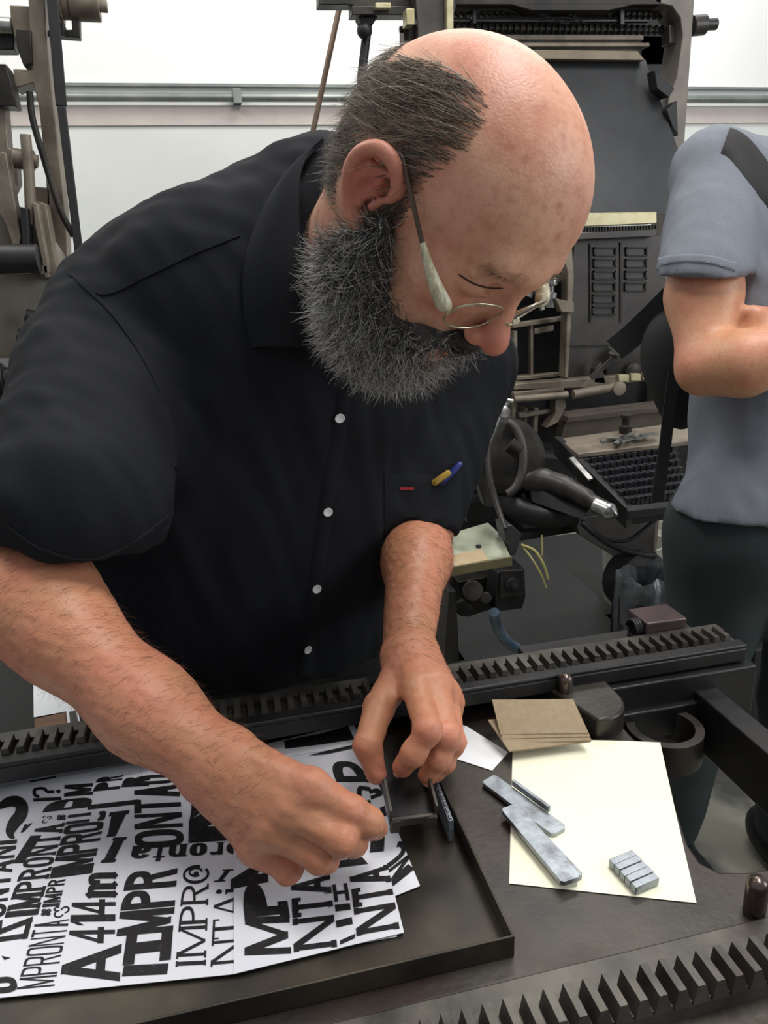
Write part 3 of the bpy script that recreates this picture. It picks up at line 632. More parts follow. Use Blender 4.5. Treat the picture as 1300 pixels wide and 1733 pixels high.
def sdf_mesh(prims, lo, hi, h, extra=None, B=8):
    lo = np.array(lo, float); hi = np.array(hi, float); st = B*h
    nb = np.ceil((hi-lo)/st).astype(int); g = np.stack(np.meshgrid(*[np.arange(n) for n in nb], indexing='ij'), -1).reshape(-1, 3)
    cen = lo+(g+.5)*st; act = np.zeros(len(g), bool); 
    # spatial chunks of blocks
    ck = (g//4); key = (ck[:, 0]*10007+ck[:, 1])*10007+ck[:, 2]; order = np.argsort(key, kind='stable'); ks = key[order]
    cuts = np.flatnonzero(np.diff(ks))+1
    for ix in np.split(order, cuts):
        d = ev(prims, cen[ix], extra); act[ix] = np.abs(d) < .9*st*1.25+.003
    ga = g[act]; n1 = B+1
    off = np.stack(np.meshgrid(*[np.arange(n1)]*3, indexing='ij'), -1).reshape(-1, 3)
    N = nb*B+2; verts = []; keys = []; faces = []
    cof = np.array([(i, j, k) for i in (0, 1) for j in (0, 1) for k in (0, 1)])
    edges = [(a, b) for a in range(8) for b in range(a+1, 8) if np.abs(cof[a]-cof[b]).sum() == 1]
    ck = ga//2; key = (ck[:, 0]*10007+ck[:, 1])*10007+ck[:, 2]; order = np.argsort(key, kind='stable'); ks = key[order]
    kf = lambda I: (I[:, 0].astype(np.int64)*N[1]+I[:, 1])*N[2]+I[:, 2]
    for ix in np.split(order, np.flatnonzero(np.diff(ks))+1):
        if not len(ix): continue
        I = (ga[ix][:, None, :]*B+off[None]); P = lo+I.reshape(-1, 3)*h
        D = ev(prims, P, extra).reshape(len(ix), n1, n1, n1); S = D < 0
        cor = np.stack([S[:, i:i+B, j:j+B, k:k+B] for i, j, k in cof], -1); sm = cor.sum(-1)
        w = np.argwhere((sm > 0) & (sm < 8))
        if not len(w): continue
        base = ga[ix][w[:, 0]]*B+w[:, 1:]
        dv = np.stack([D[w[:, 0], w[:, 1]+i, w[:, 2]+j, w[:, 3]+k] for i, j, k in cof], 1)
        acc = np.zeros((len(w), 3)); cnt = np.zeros(len(w))
        for a, b in edges:
            m = (dv[:, a] < 0) != (dv[:, b] < 0); t = np.where(m, dv[:, a]/(dv[:, a]-dv[:, b]+1e-20), 0)
            acc += m[:, None]*(cof[a]+t[:, None]*(cof[b]-cof[a])); cnt += m
        verts.append(lo+(base+acc/cnt[:, None])*h); keys.append(kf(base))
        for ax in range(3):
            u, v = (ax+1) % 3, (ax+2) % 3; sl = [slice(0, B)]*3; sl2 = list(sl); sl2[ax] = slice(1, B+1)
            s0, s1 = S[(slice(None), *sl)], S[(slice(None), *sl2)]; q = np.argwhere(s0 != s1)
            if not len(q): continue
            fl = s0[tuple(q.T)]; I0 = ga[ix][q[:, 0]]*B+q[:, 1:]; quad = []
            for du, dv_ in ((1, 1), (0, 1), (0, 0), (1, 0)):
                J = I0.copy(); J[:, u] -= du; J[:, v] -= dv_; quad.append(kf(J))
            quad = np.stack(quad, 1); quad[~fl] = quad[~fl][:, ::-1]; faces.append(quad)
    V_ = np.concatenate(verts); K = np.concatenate(keys); Fq = np.concatenate(faces); o = np.argsort(K); K = K[o]; V_ = V_[o]
    idx = np.searchsorted(K, Fq); idx = np.minimum(idx, len(K)-1); ok = (K[idx] == Fq).all(1); return V_, idx[ok]
def np_mesh(name, V_, F_, m, parent=None, loc=None, smooth=True, attr=None):
    me = bpy.data.meshes.new(name); o0 = np.array(origin_of(parent)) if parent is not None else (np.array(loc) if loc is not None else np.zeros(3))
    if parent is not None and parent.parent is not None: o0 = o0+np.array(parent.parent.location)
    k = F_.shape[1]; me.vertices.add(len(V_)); me.vertices.foreach_set('co', (V_-o0).astype(np.float32).ravel())
    me.loops.add(F_.size); me.loops.foreach_set('vertex_index', F_.astype(np.int32).ravel())
    me.polygons.add(len(F_)); me.polygons.foreach_set('loop_start', np.arange(0, F_.size, k, dtype=np.int32)); me.polygons.foreach_set('loop_total', np.full(len(F_), k, np.int32))
    me.update(calc_edges=True)
    if smooth: me.polygons.foreach_set('use_smooth', np.ones(len(F_), bool))
    for nm, col in (attr or {}).items():
        a = me.color_attributes.new(nm, 'FLOAT_COLOR', 'POINT'); c4 = np.ones((len(V_), 4), np.float32); c4[:, :col.shape[1]] = col; a.data.foreach_set('color', c4.ravel())
    for mm in (m if isinstance(m, list) else [m]): me.materials.append(M[mm] if isinstance(mm, str) else mm)
    o = bpy.data.objects.new(name, me); C.objects.link(o)
    if parent is not None: o.parent = parent
    elif loc is not None: o.location = loc
    return o
def strands(roots, dirs, L, r, nseg=6, bend=None, cols=None, jitter=.15, grav=0, rng=RNG):
    """many tapering three-sided hairs as arrays"""
    n = len(roots); d = dirs/np.linalg.norm(dirs, axis=1, keepdims=True); p = roots.copy(); pts = [p]
    L = np.broadcast_to(L, (n,)); wob = rng.normal(size=(n, 3))
    for s in range(nseg):
        t = s/nseg
        d = d+wob*jitter/nseg+rng.normal(size=(n, 3))*jitter*.5/nseg
        if bend is not None: d = d+bend/nseg
        d[:, 2] -= grav/nseg
        d /= np.linalg.norm(d, axis=1, keepdims=True); p = p+d*(L/nseg)[:, None]; pts.append(p)
    pts = np.stack(pts, 1); m = nseg+1
    T = np.gradient(pts, axis=1); T /= np.linalg.norm(T, axis=2, keepdims=True)+1e-9
    ref = np.array([.31, .52, .8]); u = np.cross(T, ref); u /= np.linalg.norm(u, axis=2, keepdims=True)+1e-9; w = np.cross(T, u)
    rad = (np.broadcast_to(r, (n,))[:, None]*(1-np.linspace(0, 1, m)**2*.85))[..., None]
    ring = np.stack([pts+rad*(u*math.cos(a)+w*math.sin(a)) for a in (0, 2*PI/3, 4*PI/3)], 2).reshape(-1, 3)
    b = (np.arange(n)*m*3)[:, None, None]; i = np.arange(nseg)[None, :, None]; k = np.arange(3)[None, None, :]
    a0 = b+i*3+k; a1 = b+i*3+(k+1) % 3; F_ = np.stack([a0, a1, a1+3, a0+3], -1).reshape(-1, 4)
    cc = None if cols is None else np.repeat(cols, m*3, axis=0); return ring, F_, cc
def attr_mat(name, attr, rough=.5, spec=.5, sss=0, noise=None, bump=0, bscale=300, sheen=0):
    m = bpy.data.materials.new(name); m.use_nodes = True; nt = m.node_tree; N = nt.nodes; L = nt.links; b = N['Principled BSDF']
    a = N.new('ShaderNodeAttribute'); a.attribute_name = attr; col = a.outputs['Color']; tc = N.new('ShaderNodeTexCoord')
    for sc, lo, hi, c, f in (noise or []):
        n = N.new('ShaderNodeTexNoise'); n.inputs['Scale'].default_value = sc; n.inputs['Detail'].default_value = 4; L.new(tc.outputs['Object'], n.inputs['Vector'])
        r = N.new('ShaderNodeMapRange'); r.inputs['From Min'].default_value = lo; r.inputs['From Max'].default_value = hi; r.inputs['To Max'].default_value = f; L.new(n.outputs['Fac'], r.inputs['Value'])
        mx = N.new('ShaderNodeMix'); mx.data_type = 'RGBA'; L.new(r.outputs[0], mx.inputs['Factor']); L.new(col, mx.inputs['A']); mx.inputs['B'].default_value = c; col = mx.outputs['Result']
    L.new(col, b.inputs['Base Color']); b.inputs['Roughness'].default_value = rough; b.inputs['Specular IOR Level'].default_value = spec
    if sss: b.inputs['Subsurface Weight'].default_value = sss; b.inputs['Subsurface Radius'].default_value = (1, .35, .2); b.inputs['Subsurface Scale'].default_value = .006
    if bump:
        n = N.new('ShaderNodeTexNoise'); n.inputs['Scale'].default_value = bscale; n.inputs['Detail'].default_value = 3; L.new(tc.outputs['Object'], n.inputs['Vector'])
        bp = N.new('ShaderNodeBump'); bp.inputs['Strength'].default_value = bump; bp.inputs['Distance'].default_value = .001; L.new(n.outputs['Fac'], bp.inputs['Height']); L.new(bp.outputs[0], b.inputs['Normal'])
    return m
def vnormals(V_, F_):
    a, b, c = V_[F_[:, 0]], V_[F_[:, 1]], V_[F_[:, 2]]; fn = np.cross(b-a, c-a); N_ = np.zeros_like(V_)
    for k in range(F_.shape[1]): np.add.at(N_, F_[:, k], fn)
    return N_/(np.linalg.norm(N_, axis=1, keepdims=True)+1e-12)
def snoise(P, f, seed=0):
    """cheap smooth pseudo-noise from a few rotated sines"""
    r = np.random.default_rng(seed); s = 0
    for k in range(5):
        d = r.normal(size=3); d /= np.linalg.norm(d); s = s+np.sin(P@d*f*(1+.35*k)+r.uniform(0, 6.28)+1.3*np.sin(P@np.roll(d, 1)*f*.7+k))
    return s/5
# ------------------------------------------------------------------ the bearded man
HM = np.array([[-0.82509894, 0.33094519, 0.45791596], [-0.56355253, -0.53982187, -0.62530064], [0.04025281, -0.77399459, 0.63191145]])
HT = np.array([0.19951437, 0.65170871, 0.038979+CAMZ])
_t = .50; SKR = np.array([[1, 0, 0], [0, math.cos(_t), -math.sin(_t)], [0, math.sin(_t), math.cos(_t)]])
def hl(r, f, u): return HT+HM@np.array([r, f, u], float)       # head-local (his right, forward, up) to world
def HC(a, b, ra, rb, k=.01, op='u', flat=None):
    if flat is not None: flat = (HM@np.array(flat[0], float), flat[1])
    return Cone(hl(*a), hl(*b), ra, rb, k, op, flat)
def HE(c, r, k=.02, op='u', rot=None):
    ax = HM if rot is None else HM@rot
    return Ell(hl(*c), r, ax, k, op)
man = empty('person', (.1, 1.0, 0), 'bearded balding man in black short-sleeved shirt and glasses bending over the press', 'person')
def head_prims():
    head = [
        HE((0, -.012, .038), (.078, .104, .087), .01, rot=SKR), HE((0, .035, .048), (.067, .066, .060), .03),
        HE((0, .046, -.02), (.060, .050, .075), .03), HE((0, .044, -.078), (.046, .046, .036), .03),
        HC((.032, .088, .034), (-.032, .088, .034), .013, .013, .015), HE((0, .094, .034), (.016, .014, .014), .015),
        HE((.044, .066, -.008), (.022, .020, .017), .02), HE((-.044, .066, -.008), (.022, .020, .017), .02),
        HC((0, .094, .022), (0, .115, -.018), .0082, .0100, .012), HE((0, .118, -.023), (.0122, .0135, .0120), .008),
        HE((.0125, .107, -.028), (.0065, .010, .008), .004), HE((-.0125, .107, -.028), (.0065, .010, .008), .004),
        HE((.034, .103, .010), (.022, .018, .014), .012, 's'), HE((-.034, .103, .010), (.022, .018, .014), .012, 's'),
        HE((.032, .083, .010), (.0150, .0125, .0125), .004), HE((-.032, .083, .010), (.0150, .0125, .0125), .004),
        HC((.046, .089, .006), (.018, .094, .003), .0022, .0018, .004), HC((.047, .088, .020), (.017, .094, .019), .003, .002, .005),
        HE((.007, .118, -.037), (.004, .006, .004), .003, 's'), HE((-.007, .118, -.037), (.004, .006, .004), .003, 's'),
        HC((.022, .092, -.050), (-.022, .092, -.050), .007, .007, .01), HC((.024, .088, -.064), (-.024, .088, -.064), .007, .007, .01),
        HC((.026, .092, -.0565), (-.026, .092, -.0565), .0022, .0022, .004, 's'), HE((0, .094, -.062), (.020, .008, .0055), .005),
        HC((.014, .103, .021), (.046, .094, .026), .0045, .0035, .008, 's'), HC((-.014, .103, .021), (-.046, .094, .026), .0045, .0035, .008, 's'), HC((.052, .083, .010), (.066, .066, .016), .0010, .0006, .003, 's'), HC((.052, .081, .004), (.066, .064, .002), .0010, .0006, .003, 's'), HC((.050, .083, -.002), (.062, .068, -.012), .0010, .0006, .003, 's'),
        HC((.016, .108, -.020), (.034, .090, -.045), .0016, .0012, .005, 's'), HC((.006, .103, .028), (.008, .104, .044), .0010, .0008, .004, 's'),
        HE((0, .075, -.098), (.024, .018, .018), .02),
        # ears
    ]
    for s_ in (1, -1):
        ep = [(.077, .010, .008), (.080, .012, .022), (.086, .003, .034), (.091, -.012, .034), (.093, -.022, .022), (.092, -.024, .006), (.087, -.018, -.010), (.081, -.008, -.022), (.077, .002, -.026)]
        er = [.0028, .0040, .0046, .0048, .0048, .0046, .0044, .0062, .0052]
        head.append(HC((s_*.072, -.008, .004), (s_*.0835, -.010, .006), .016, .017, .006, flat=((s_*.94, .34, 0), .32)))
        ep = [tuple(q) for q in catmull([(*a, r) for a, r in zip(ep, er)], 4)]; er = [q[3] for q in ep]
        for i in range(len(ep)-1):
            a, b = ep[i], ep[i+1]; head.append(HC((s_*a[0], a[1], a[2]), (s_*b[0], b[1], b[2]), er[i], er[i+1], .004))
        for a, b, r in (((.082, .001, .024), (.087, -.012, .018), .003), ((.087, -.012, .018), (.086, -.015, .004), .0035), ((.086, -.015, .004), (.082, -.006, -.010), .0035)):
            head.append(HC((s_*a[0], a[1], a[2]), (s_*b[0], b[1], b[2]), r, r, .003))
        head.append(HE((s_*.091, -.004, .002), (.009, .0085, .0115), .004, 's'))
        head.append(HC((s_*.079, .006, .004), (s_*.081, .004, -.004), .0035, .0035, .003))   # tragus
    return head
head = head_prims()
C7 = pw(560, 300, .83)
neckb = C7+A_(.02, .0, -.09)
body = head+[Cone(hl(0, -.035, -.02), neckb, .060, .066, .03), Cone(hl(0, .02, -.07), C7+A_(.04, -.02, -.14), .045, .055, .03)]
def hand(wr, mcp, fingers, thumb, er, palm_r=.011, kk=.012):
    P = []
    for i, m_ in enumerate(mcp): P.append(Cone(wr[i], m_, .0135, palm_r, .022))
    for i, m_ in enumerate(mcp):
        n_ = -_F*.75+U2*.45; n_ = n_/np.linalg.norm(n_); a_ = wr[i]+(m_-wr[i])*.25+n_*.0095; P.append(Cone(a_, m_+n_*.0078, .0030, .0042, .008)); P.append(Ell(m_+n_*.0035, [.0105]*3, None, .008))
    for i in range(len(mcp)-1): P.append(Cone((wr[i]+wr[i+1])/2, (mcp[i]+mcp[i+1])/2, .014, .009, .02))
    for i, f_ in enumerate(fingers):
        ch = [mcp[i]]+f_; r = er[i]
        for j in range(len(ch)-1):
            P.append(Cone(ch[j], ch[j+1], r[j], r[j+1], .0035 if j else .008))
            if j: P.append(Ell(ch[j], [r[j]*1.02]*3, None, .005))
    for j in range(len(thumb)-1): P.append(Cone(thumb[j][0], thumb[j+1][0], thumb[j][1], thumb[j+1][1], .012 if j == 0 else .005))
    return P
# his right arm and hand (left in the photograph)
shR = pw(160, 560, .90); elR = pw(-55, 960, .72); wrR = pw(366, 1290, .655)
body += [Cone(pw(420, 460, .92), pw(215, 570, .92), .06, .050, .04), Cone(pw(215, 570, .92), pw(85, 830, .80), .048, .046, .03), Cone(pw(85, 830, .80), elR, .046, .047, .03), Ell(pw(80, 1000, .725), (.047, .047, .047), None, .03), Cone(elR, pw(105, 1068, .70), .050, .043, .03), Cone(pw(105, 1068, .70), pw(250, 1200, .675), .043, .0375, .03), Cone(pw(250, 1200, .675), wrR, .0375, .031, .03)]
mR = [pw(528, 1330, .600), pw(492, 1372, .600), pw(459, 1405, .607), pw(430, 1436, .622)]
wR = [pw(392, 1268, .652), pw(378, 1290, .648), pw(362, 1306, .650), pw(348, 1320, .658)]
fR = [[pw(596, 1373, .598), pw(626, 1392, .603), pw(637, 1402, .615)], [pw(578, 1422, .588), pw(598, 1427, .606), pw(606, 1424, .625)],
      [pw(538, 1452, .598), pw(552, 1455, .618), pw(562, 1448, .636)], [pw(486, 1474, .614), pw(504, 1477, .632), pw(518, 1470, .646)]]
eR = [[.0125, .0115, .0106, .0092], [.0125, .0114, .0102, .009], [.0118, .0108, .0096, .0085], [.0108, .0096, .0086, .0078]]
body += hand(wR, mR, fR, [(pw(420, 1300, .665), .016), (pw(520, 1360, .648), .014), (pw(590, 1390, .640), .0115), (pw(628, 1404, .640), .009)], eR)
# his left arm and hand
shL = pw(785, 600, 1.04); elL = pw(712, 880, 1.02); wrL = pw(690, 1100, .83)
body += [Cone(pw(640, 520, 1.0), shL, .06, .06, .04), Cone(shL, elL, .050, .040, .03), Cone(elL, elL+(wrL-elL)*.35, .040, .038, .03), Cone(elL+(wrL-elL)*.35, wrL, .038, .0275, .03)]
mL = [pw(703, 1166, .735), pw(738, 1160, .745), pw(756, 1176, .765), pw(762, 1190, .79)]
wL = [pw(672, 1112, .80), pw(690, 1106, .80), pw(704, 1108, .815), pw(712, 1114, .825)]
fL = [[pw(724, 1236, .672), pw(700, 1275, .672), pw(681, 1298, .684)], [pw(757, 1246, .690), pw(742, 1283, .690), pw(724, 1312, .694)],
      [pw(768, 1255, .725), pw(752, 1290, .725), pw(735, 1310, .725)], [pw(768, 1262, .76), pw(755, 1290, .76), pw(742, 1302, .76)]]
eL = [[.0128, .0118, .0105, .0092], [.0128, .0118, .0105, .009], [.0118, .0108, .0096, .0085], [.0108, .0096, .0086, .0078]]
body += hand(wL, mL, fL, [(pw(676, 1140, .785), .017), (pw(642, 1196, .735), .0145), (pw(622, 1262, .693), .0125), (pw(637, 1310, .690), .0095)], eL)
allp = np.array([p.c for p in body]); 
def body_extra(P, d):
    return d+.0006*snoise(P, 260, 3)*(P[:, 2] < 1.12)
Vb, Fb = sdf_mesh(body, (-.42, .45, .83), (.42, 1.2, 1.52), .0021, body_extra)
Hl = (Vb-HT)@HM        # head-local coordinates of every vertex
def gau(P, c, s): return np.exp(-(((P-np.array(c))/np.array(s))**2).sum(1))
isH = Vb[:, 2] > 1.13
red = np.zeros(len(Vb))
for s_ in (1, -1):
    red = np.maximum(red, gau(Hl, (s_*.088, -.008, .008), (.016, .03, .04))*.9); red = np.maximum(red, gau(Hl, (s_*.042, .075, -.012), (.02, .03, .02))*.6)
red = np.maximum(red, gau(Hl, (0, .118, -.024), (.022, .02, .02))*.9); red = np.maximum(red, gau(Hl, (0, .09, -.06), (.03, .02, .014))*1.0)
red = np.maximum(red, gau(Hl, (.03, -.01, .12), (.03, .04, .03))*.35); red *= isH
for p_ in [f_[0] for f_ in fR+fL]+[f_[2] for f_ in fR+fL]+[pw(637, 1310, .690)]: red = np.maximum(red, gau(Vb, p_, (.011, .011, .011))*.55)
c0 = np.array(sr(220, 168, 140)[:3]); c1 = np.array(sr(188, 92, 80)[:3]); ca = np.array(sr(186, 130, 98)[:3])
onhead = np.clip((Vb[:, 2]-1.10)/.06, 0, 1)[:, None]
col = (ca*(1-onhead)+c0*onhead); col = col*(1-red[:, None])+c1*red[:, None]
def spots(P, pts, r, colr, col):
    for p_ in pts:
        g_ = np.clip(1.3*np.exp(-((P-hl(*p_))**2).sum(1)/r**2), 0, 1)[:, None]*.55; col = col*(1-g_)+np.array(colr)*g_
    return col
rs = np.random.default_rng(5)
col = spots(Vb, [(.066, .052, .028)], .0035, sr(96, 52, 40)[:3], col)
for _ in range(26):
    a_, b_2 = rs.uniform(.1, 1.5), rs.uniform(.1, 1.3); p_ = (.07*math.cos(a_)*math.sin(b_2)+.0, .012+.09*math.sin(a_)*math.sin(b_2), .05+.083*math.cos(b_2))
    col = spots(Vb, [p_], rs.uniform(.0015, .004), sr(150, 88, 66)[:3], col)
M['skin'] = attr_mat('skin', 'tone', .46, .42, .12, [(14, .42, .7, sr(206, 128, 112), .5), (38, .48, .72, sr(184, 112, 84), .5), (170, .5, .75, sr(168, 106, 82), .38)], .35, 420)
np_mesh('body', Vb, Fb, 'skin', man, attr={'tone': col})
Nb = vnormals(Vb, Fb)
# ---- scalp hair
def pick(mask, n, rng): 
    ix = np.flatnonzero(mask); return rng.choice(ix, n, replace=len(ix) < n)
r_, f_, u_ = Hl.T
hx = np.abs(r_)
from mathutils.bvhtree import BVHTree
CAMP = V((0, 0, CAMZ))
bvB = BVHTree.FromPolygons([tuple(v) for v in Vb], [tuple(f) for f in Fb])
def hit(px, py, bv=None, off=.001):
    d = V(pw(px, py, 1.0))-CAMP; r = (bv or bvS).ray_cast(CAMP, d.normalized(), 5)
    if r[0] is None: return None
    n = r[1]; n = n if n.dot(d) < 0 else -n
    return r[0]+n*off
def hloc(px, py): return (np.array(hit(px, py, bvB, 0))-HT)@HM
phi = lambda H: np.arctan2(np.abs(H[..., 0]), H[..., 2]-.02)
up = np.array([hloc(*p) for p in ((660, 112), (700, 100), (748, 104), (800, 134), (828, 166), (834, 200))])
lo_ = np.array([hloc(*p) for p in ((834, 200), (828, 222), (804, 254), (776, 278), (740, 302), (716, 330), (700, 360))])
uf, uph = up[:, 1], phi(up); o_ = np.argsort(uf); uf, uph = uf[o_], uph[o_]; lf, lph = lo_[::-1, 1], phi(lo_)[::-1]; o_ = np.argsort(lph); lph2, lf2 = lph[o_], lf[o_]
print('hairline', np.round(uf, 3), np.round(uph, 2), np.round(lf2, 3), np.round(lph2, 2))
fz = snoise(Vb, 300, 9)*.004+snoise(Vb, 900, 10)*.003
ph_v = phi(Hl); uf = np.r_[-.105, uf]; uph = np.r_[.25, uph]
hairm = isH & (ph_v > np.interp(f_+fz, uf, uph)+fz*6) & (f_+fz < np.interp(ph_v, lph2, lf2)) & (u_ > np.where(f_ < -.045, -.055, -.012)) 
hairm &= ~((hx > .0805) & (u_ < .042) & (f_ > -.034)) & ~((f_ > -.034) & (f_ < .012) & (u_ < .030) & (hx > .068))
rg = np.random.default_rng(11)
def hair_dir(H):
    d = np.zeros_like(H); d[:, 1] = -1.0; d[:, 2] = -.75-np.clip(.04-H[:, 2], 0, .1)*10; d[:, 0] = 0; return d
vi = pick(hairm, 17000, rg); nrm = Nb[vi]; dl = hair_dir(Hl[vi])@HM.T; tang = dl-nrm*(dl*nrm).sum(1, keepdims=True); tang /= np.linalg.norm(tang, axis=1, keepdims=True)
edge = snoise(Vb[vi], 90, 4)
dirs = tang+nrm*(.16+.14*rg.random((len(vi), 1)))+rg.normal(size=(len(vi), 3))*.09+np.cross(nrm, tang)*edge[:, None]*.45
g_ = rg.random(len(vi)); pal = np.array([sr(80, 70, 58)[:3], sr(116, 104, 88)[:3], sr(146, 134, 117)[:3], sr(178, 167, 150)[:3]])
cc = pal[np.searchsorted([.42, .8, .95], g_)]
Ls = rg.uniform(.022, .040, len(vi))
Vh, Fh, ch = strands(Vb[vi]-nrm*.001, dirs, Ls, .00022, 6, bend=-nrm*.45, cols=cc, jitter=.25, rng=rg)
M['hair'] = attr_mat('hair', 'tone', .42, .4)
np_mesh('hair', Vh, Fh, 'hair', man, attr={'tone': ch}, smooth=True)
# eyebrows
bm_ = isH & (np.abs(u_-.034-.003*np.cos(r_*40)) < .005) & (hx > .014) & (hx < .048) & (f_ > .06)
vi = pick(bm_, 170, rg); nrm = Nb[vi]; dl = np.stack([np.sign(Hl[vi][:, 0]), np.zeros(len(vi)), np.full(len(vi), .3)], 1)@HM.T
Ve, Fe, ce = strands(Vb[vi], dl+nrm*.6, .009, .00016, 4, cols=pal[rg.integers(0, 3, len(vi))], rng=rg)
np_mesh('eyebrow_hair', Ve, Fe, 'hair', man, attr={'tone': ce})
# eyelashes along the lowered lids, fingernails
_lp = catmull([(776, 464, 0), (800, 479, 0), (826, 487, 0), (852, 488, 0)], 6)
LH = [hloc(p_[0], p_[1]) for p_ in _lp]
for s_ in (1, -1):
    b = MB(); b.tube([hl(s_*p_[0], p_[1], p_[2]) for p_ in LH], [.0003]+[.0008]*(len(LH)-2)+[.0003], 6); b.build('eyelashes', mat('lash', sr(66, 42, 34), None, .8), man, smooth=1)
def nail(tip, prev, up, r=.0052):
    tip, prev, up = map(lambda a: np.array(a, float), (tip, prev, up)); d = (tip-prev)/np.linalg.norm(tip-prev); up = up-d*(up@d); up /= np.linalg.norm(up); sd = np.cross(d, up)
    b = MB(); rows = []
    for i in range(7):
        v = -1+2*i/6; rows.append([tip+d*(v*r*1.15+.001)+sd*(r*math.sin(u)*(1-.12*v*v))+up*(.0086*math.cos(u*.9)-.0006*abs(v)**3-.0002) for u in np.linspace(-1.0, 1.0, 7)])
    b.grid(rows); b.build('fingernail', M['nail'], man, smooth=1)
M['nail'] = mat('nail', sr(214, 160, 140), sr(222, 172, 152), .25, scale=60)
nail(pw(634, 1304, .690), pw(626, 1280, .692), -_F*.9-R2*.2)
nail(fL[0][2], fL[0][1], U2*-.3-_F*.3-R2*.3+A_(0, 0, 0))
nail(fL[1][2], fL[1][1], -_F*.4-U2*.5)
# ---- beard
beard = [HE((0, .040, -.085), (.055, .052, .036), .02), HE((.035, .028, -.075), (.036, .042, .044), .02), HE((-.035, .028, -.075), (.036, .042, .044), .02), HE((0, .042, -.115), (.042, .040, .030), .03),
         HC((.070, .016, -.012), (.062, .014, -.05), .010, .022, .012), HC((-.070, .016, -.012), (-.062, .014, -.05), .010, .022, .012),
         HC((.062, .012, -.055), (.035, .03, -.10), .024, .026, .02), HC((-.062, .012, -.055), (-.035, .03, -.10), .024, .026, .02),
         HC((.006, .104, -.043), (.036, .086, -.058), .0085, .010, .006), HC((-.006, .104, -.043), (-.036, .086, -.058), .0085, .010, .006), HC((.036, .086, -.058), (.045, .06, -.08), .010, .016, .01), HC((-.036, .086, -.058), (-.045, .06, -.08), .010, .016, .01),
         HE((.0, .100, -.0605), (.019, .016, .006), .004, 's')]
Vd, Fd = sdf_mesh(beard, HT-.22, HT+.16, .0028, lambda P, d: d+.0022*snoise(P, 190, 8))
Hd = (Vd-HT)@HM; Nd = vnormals(Vd, Fd)
M['beard_base'] = mat('beard_base', sr(44, 42, 41), sr(70, 67, 65), .8, scale=140)
np_mesh('beard', Vd, Fd, 'beard_base', man)
vi = rg.choice(len(Vd), 26000); H_ = Hd[vi]; nrm = Nd[vi]
must = (H_[:, 2] > -.068) & (H_[:, 1] > .072)
dl = np.stack([H_[:, 0]*6, (H_[:, 1]-.03)*4+.1, np.full(len(vi), -1.0)], 1); dl[must] = np.stack([np.sign(H_[must][:, 0]+.001)*1.3, -.3+0*H_[must][:, 0], np.full(must.sum(), -.75)], 1)
dl = dl@HM.T; swirl = np.stack([snoise(Vd[vi], 70, s0) for s0 in (1, 2, 3)], 1)
dirs = dl+nrm*.55+swirl*.75+rg.normal(size=(len(vi), 3))*.25
dirs[:, 2] -= .35
g_ = rg.random(len(vi))+.28*np.clip(-(H_[:, 2]+.05)*12, -.4, .55); pal2 = np.array([sr(34, 32, 32)[:3], sr(80, 77, 75)[:3], sr(138, 135, 131)[:3], sr(196, 193, 187)[:3], sr(228, 225, 218)[:3]])
g_ -= .45*(must & (np.abs(H_[:, 0]) < .02)); cc = pal2[np.searchsorted([.22, .44, .68, .9], g_)]
Ls = np.where(must, rg.uniform(.007, .016, len(vi)), rg.uniform(.014, .036, len(vi)))
Vh, Fh, ch = strands(Vd[vi]-nrm*.002, dirs, Ls, .00026, 7, cols=cc, jitter=1.8, grav=.25, rng=rg)
np_mesh('beard_hair', Vh, Fh, 'hair', man, attr={'tone': ch})
# ---- arm hair
sl = (Vb[:, 2] < 1.10) & (Vb[:, 1] > .5)
dA = np.minimum(Cone(elR, wrR+(wrR-elR)*.12, .04, .04)(Vb), Cone(elL, wrL+(wrL-elL)*.1, .04, .04)(Vb)) < .016
vi = pick(sl & dA, 5200, rg); nrm = Nb[vi]; ax = np.where((Vb[vi][:, 0] < .1)[:, None], wrR-elR, wrL-elL); ax = ax/np.linalg.norm(ax, axis=1, keepdims=True); side = np.cross(nrm, ax)
Va, Fa, cA = strands(Vb[vi], ax*.5+side*.8+nrm*.35+rg.normal(size=(len(vi), 3))*.25, rg.uniform(.008, .016, len(vi)), .00009, 4, bend=-nrm*.3, cols=np.tile(np.array(sr(92, 58, 40)[:3]), (len(vi), 1)), rng=rg)
np_mesh('arm_hair', Va, Fa, 'hair', man, attr={'tone': cA})
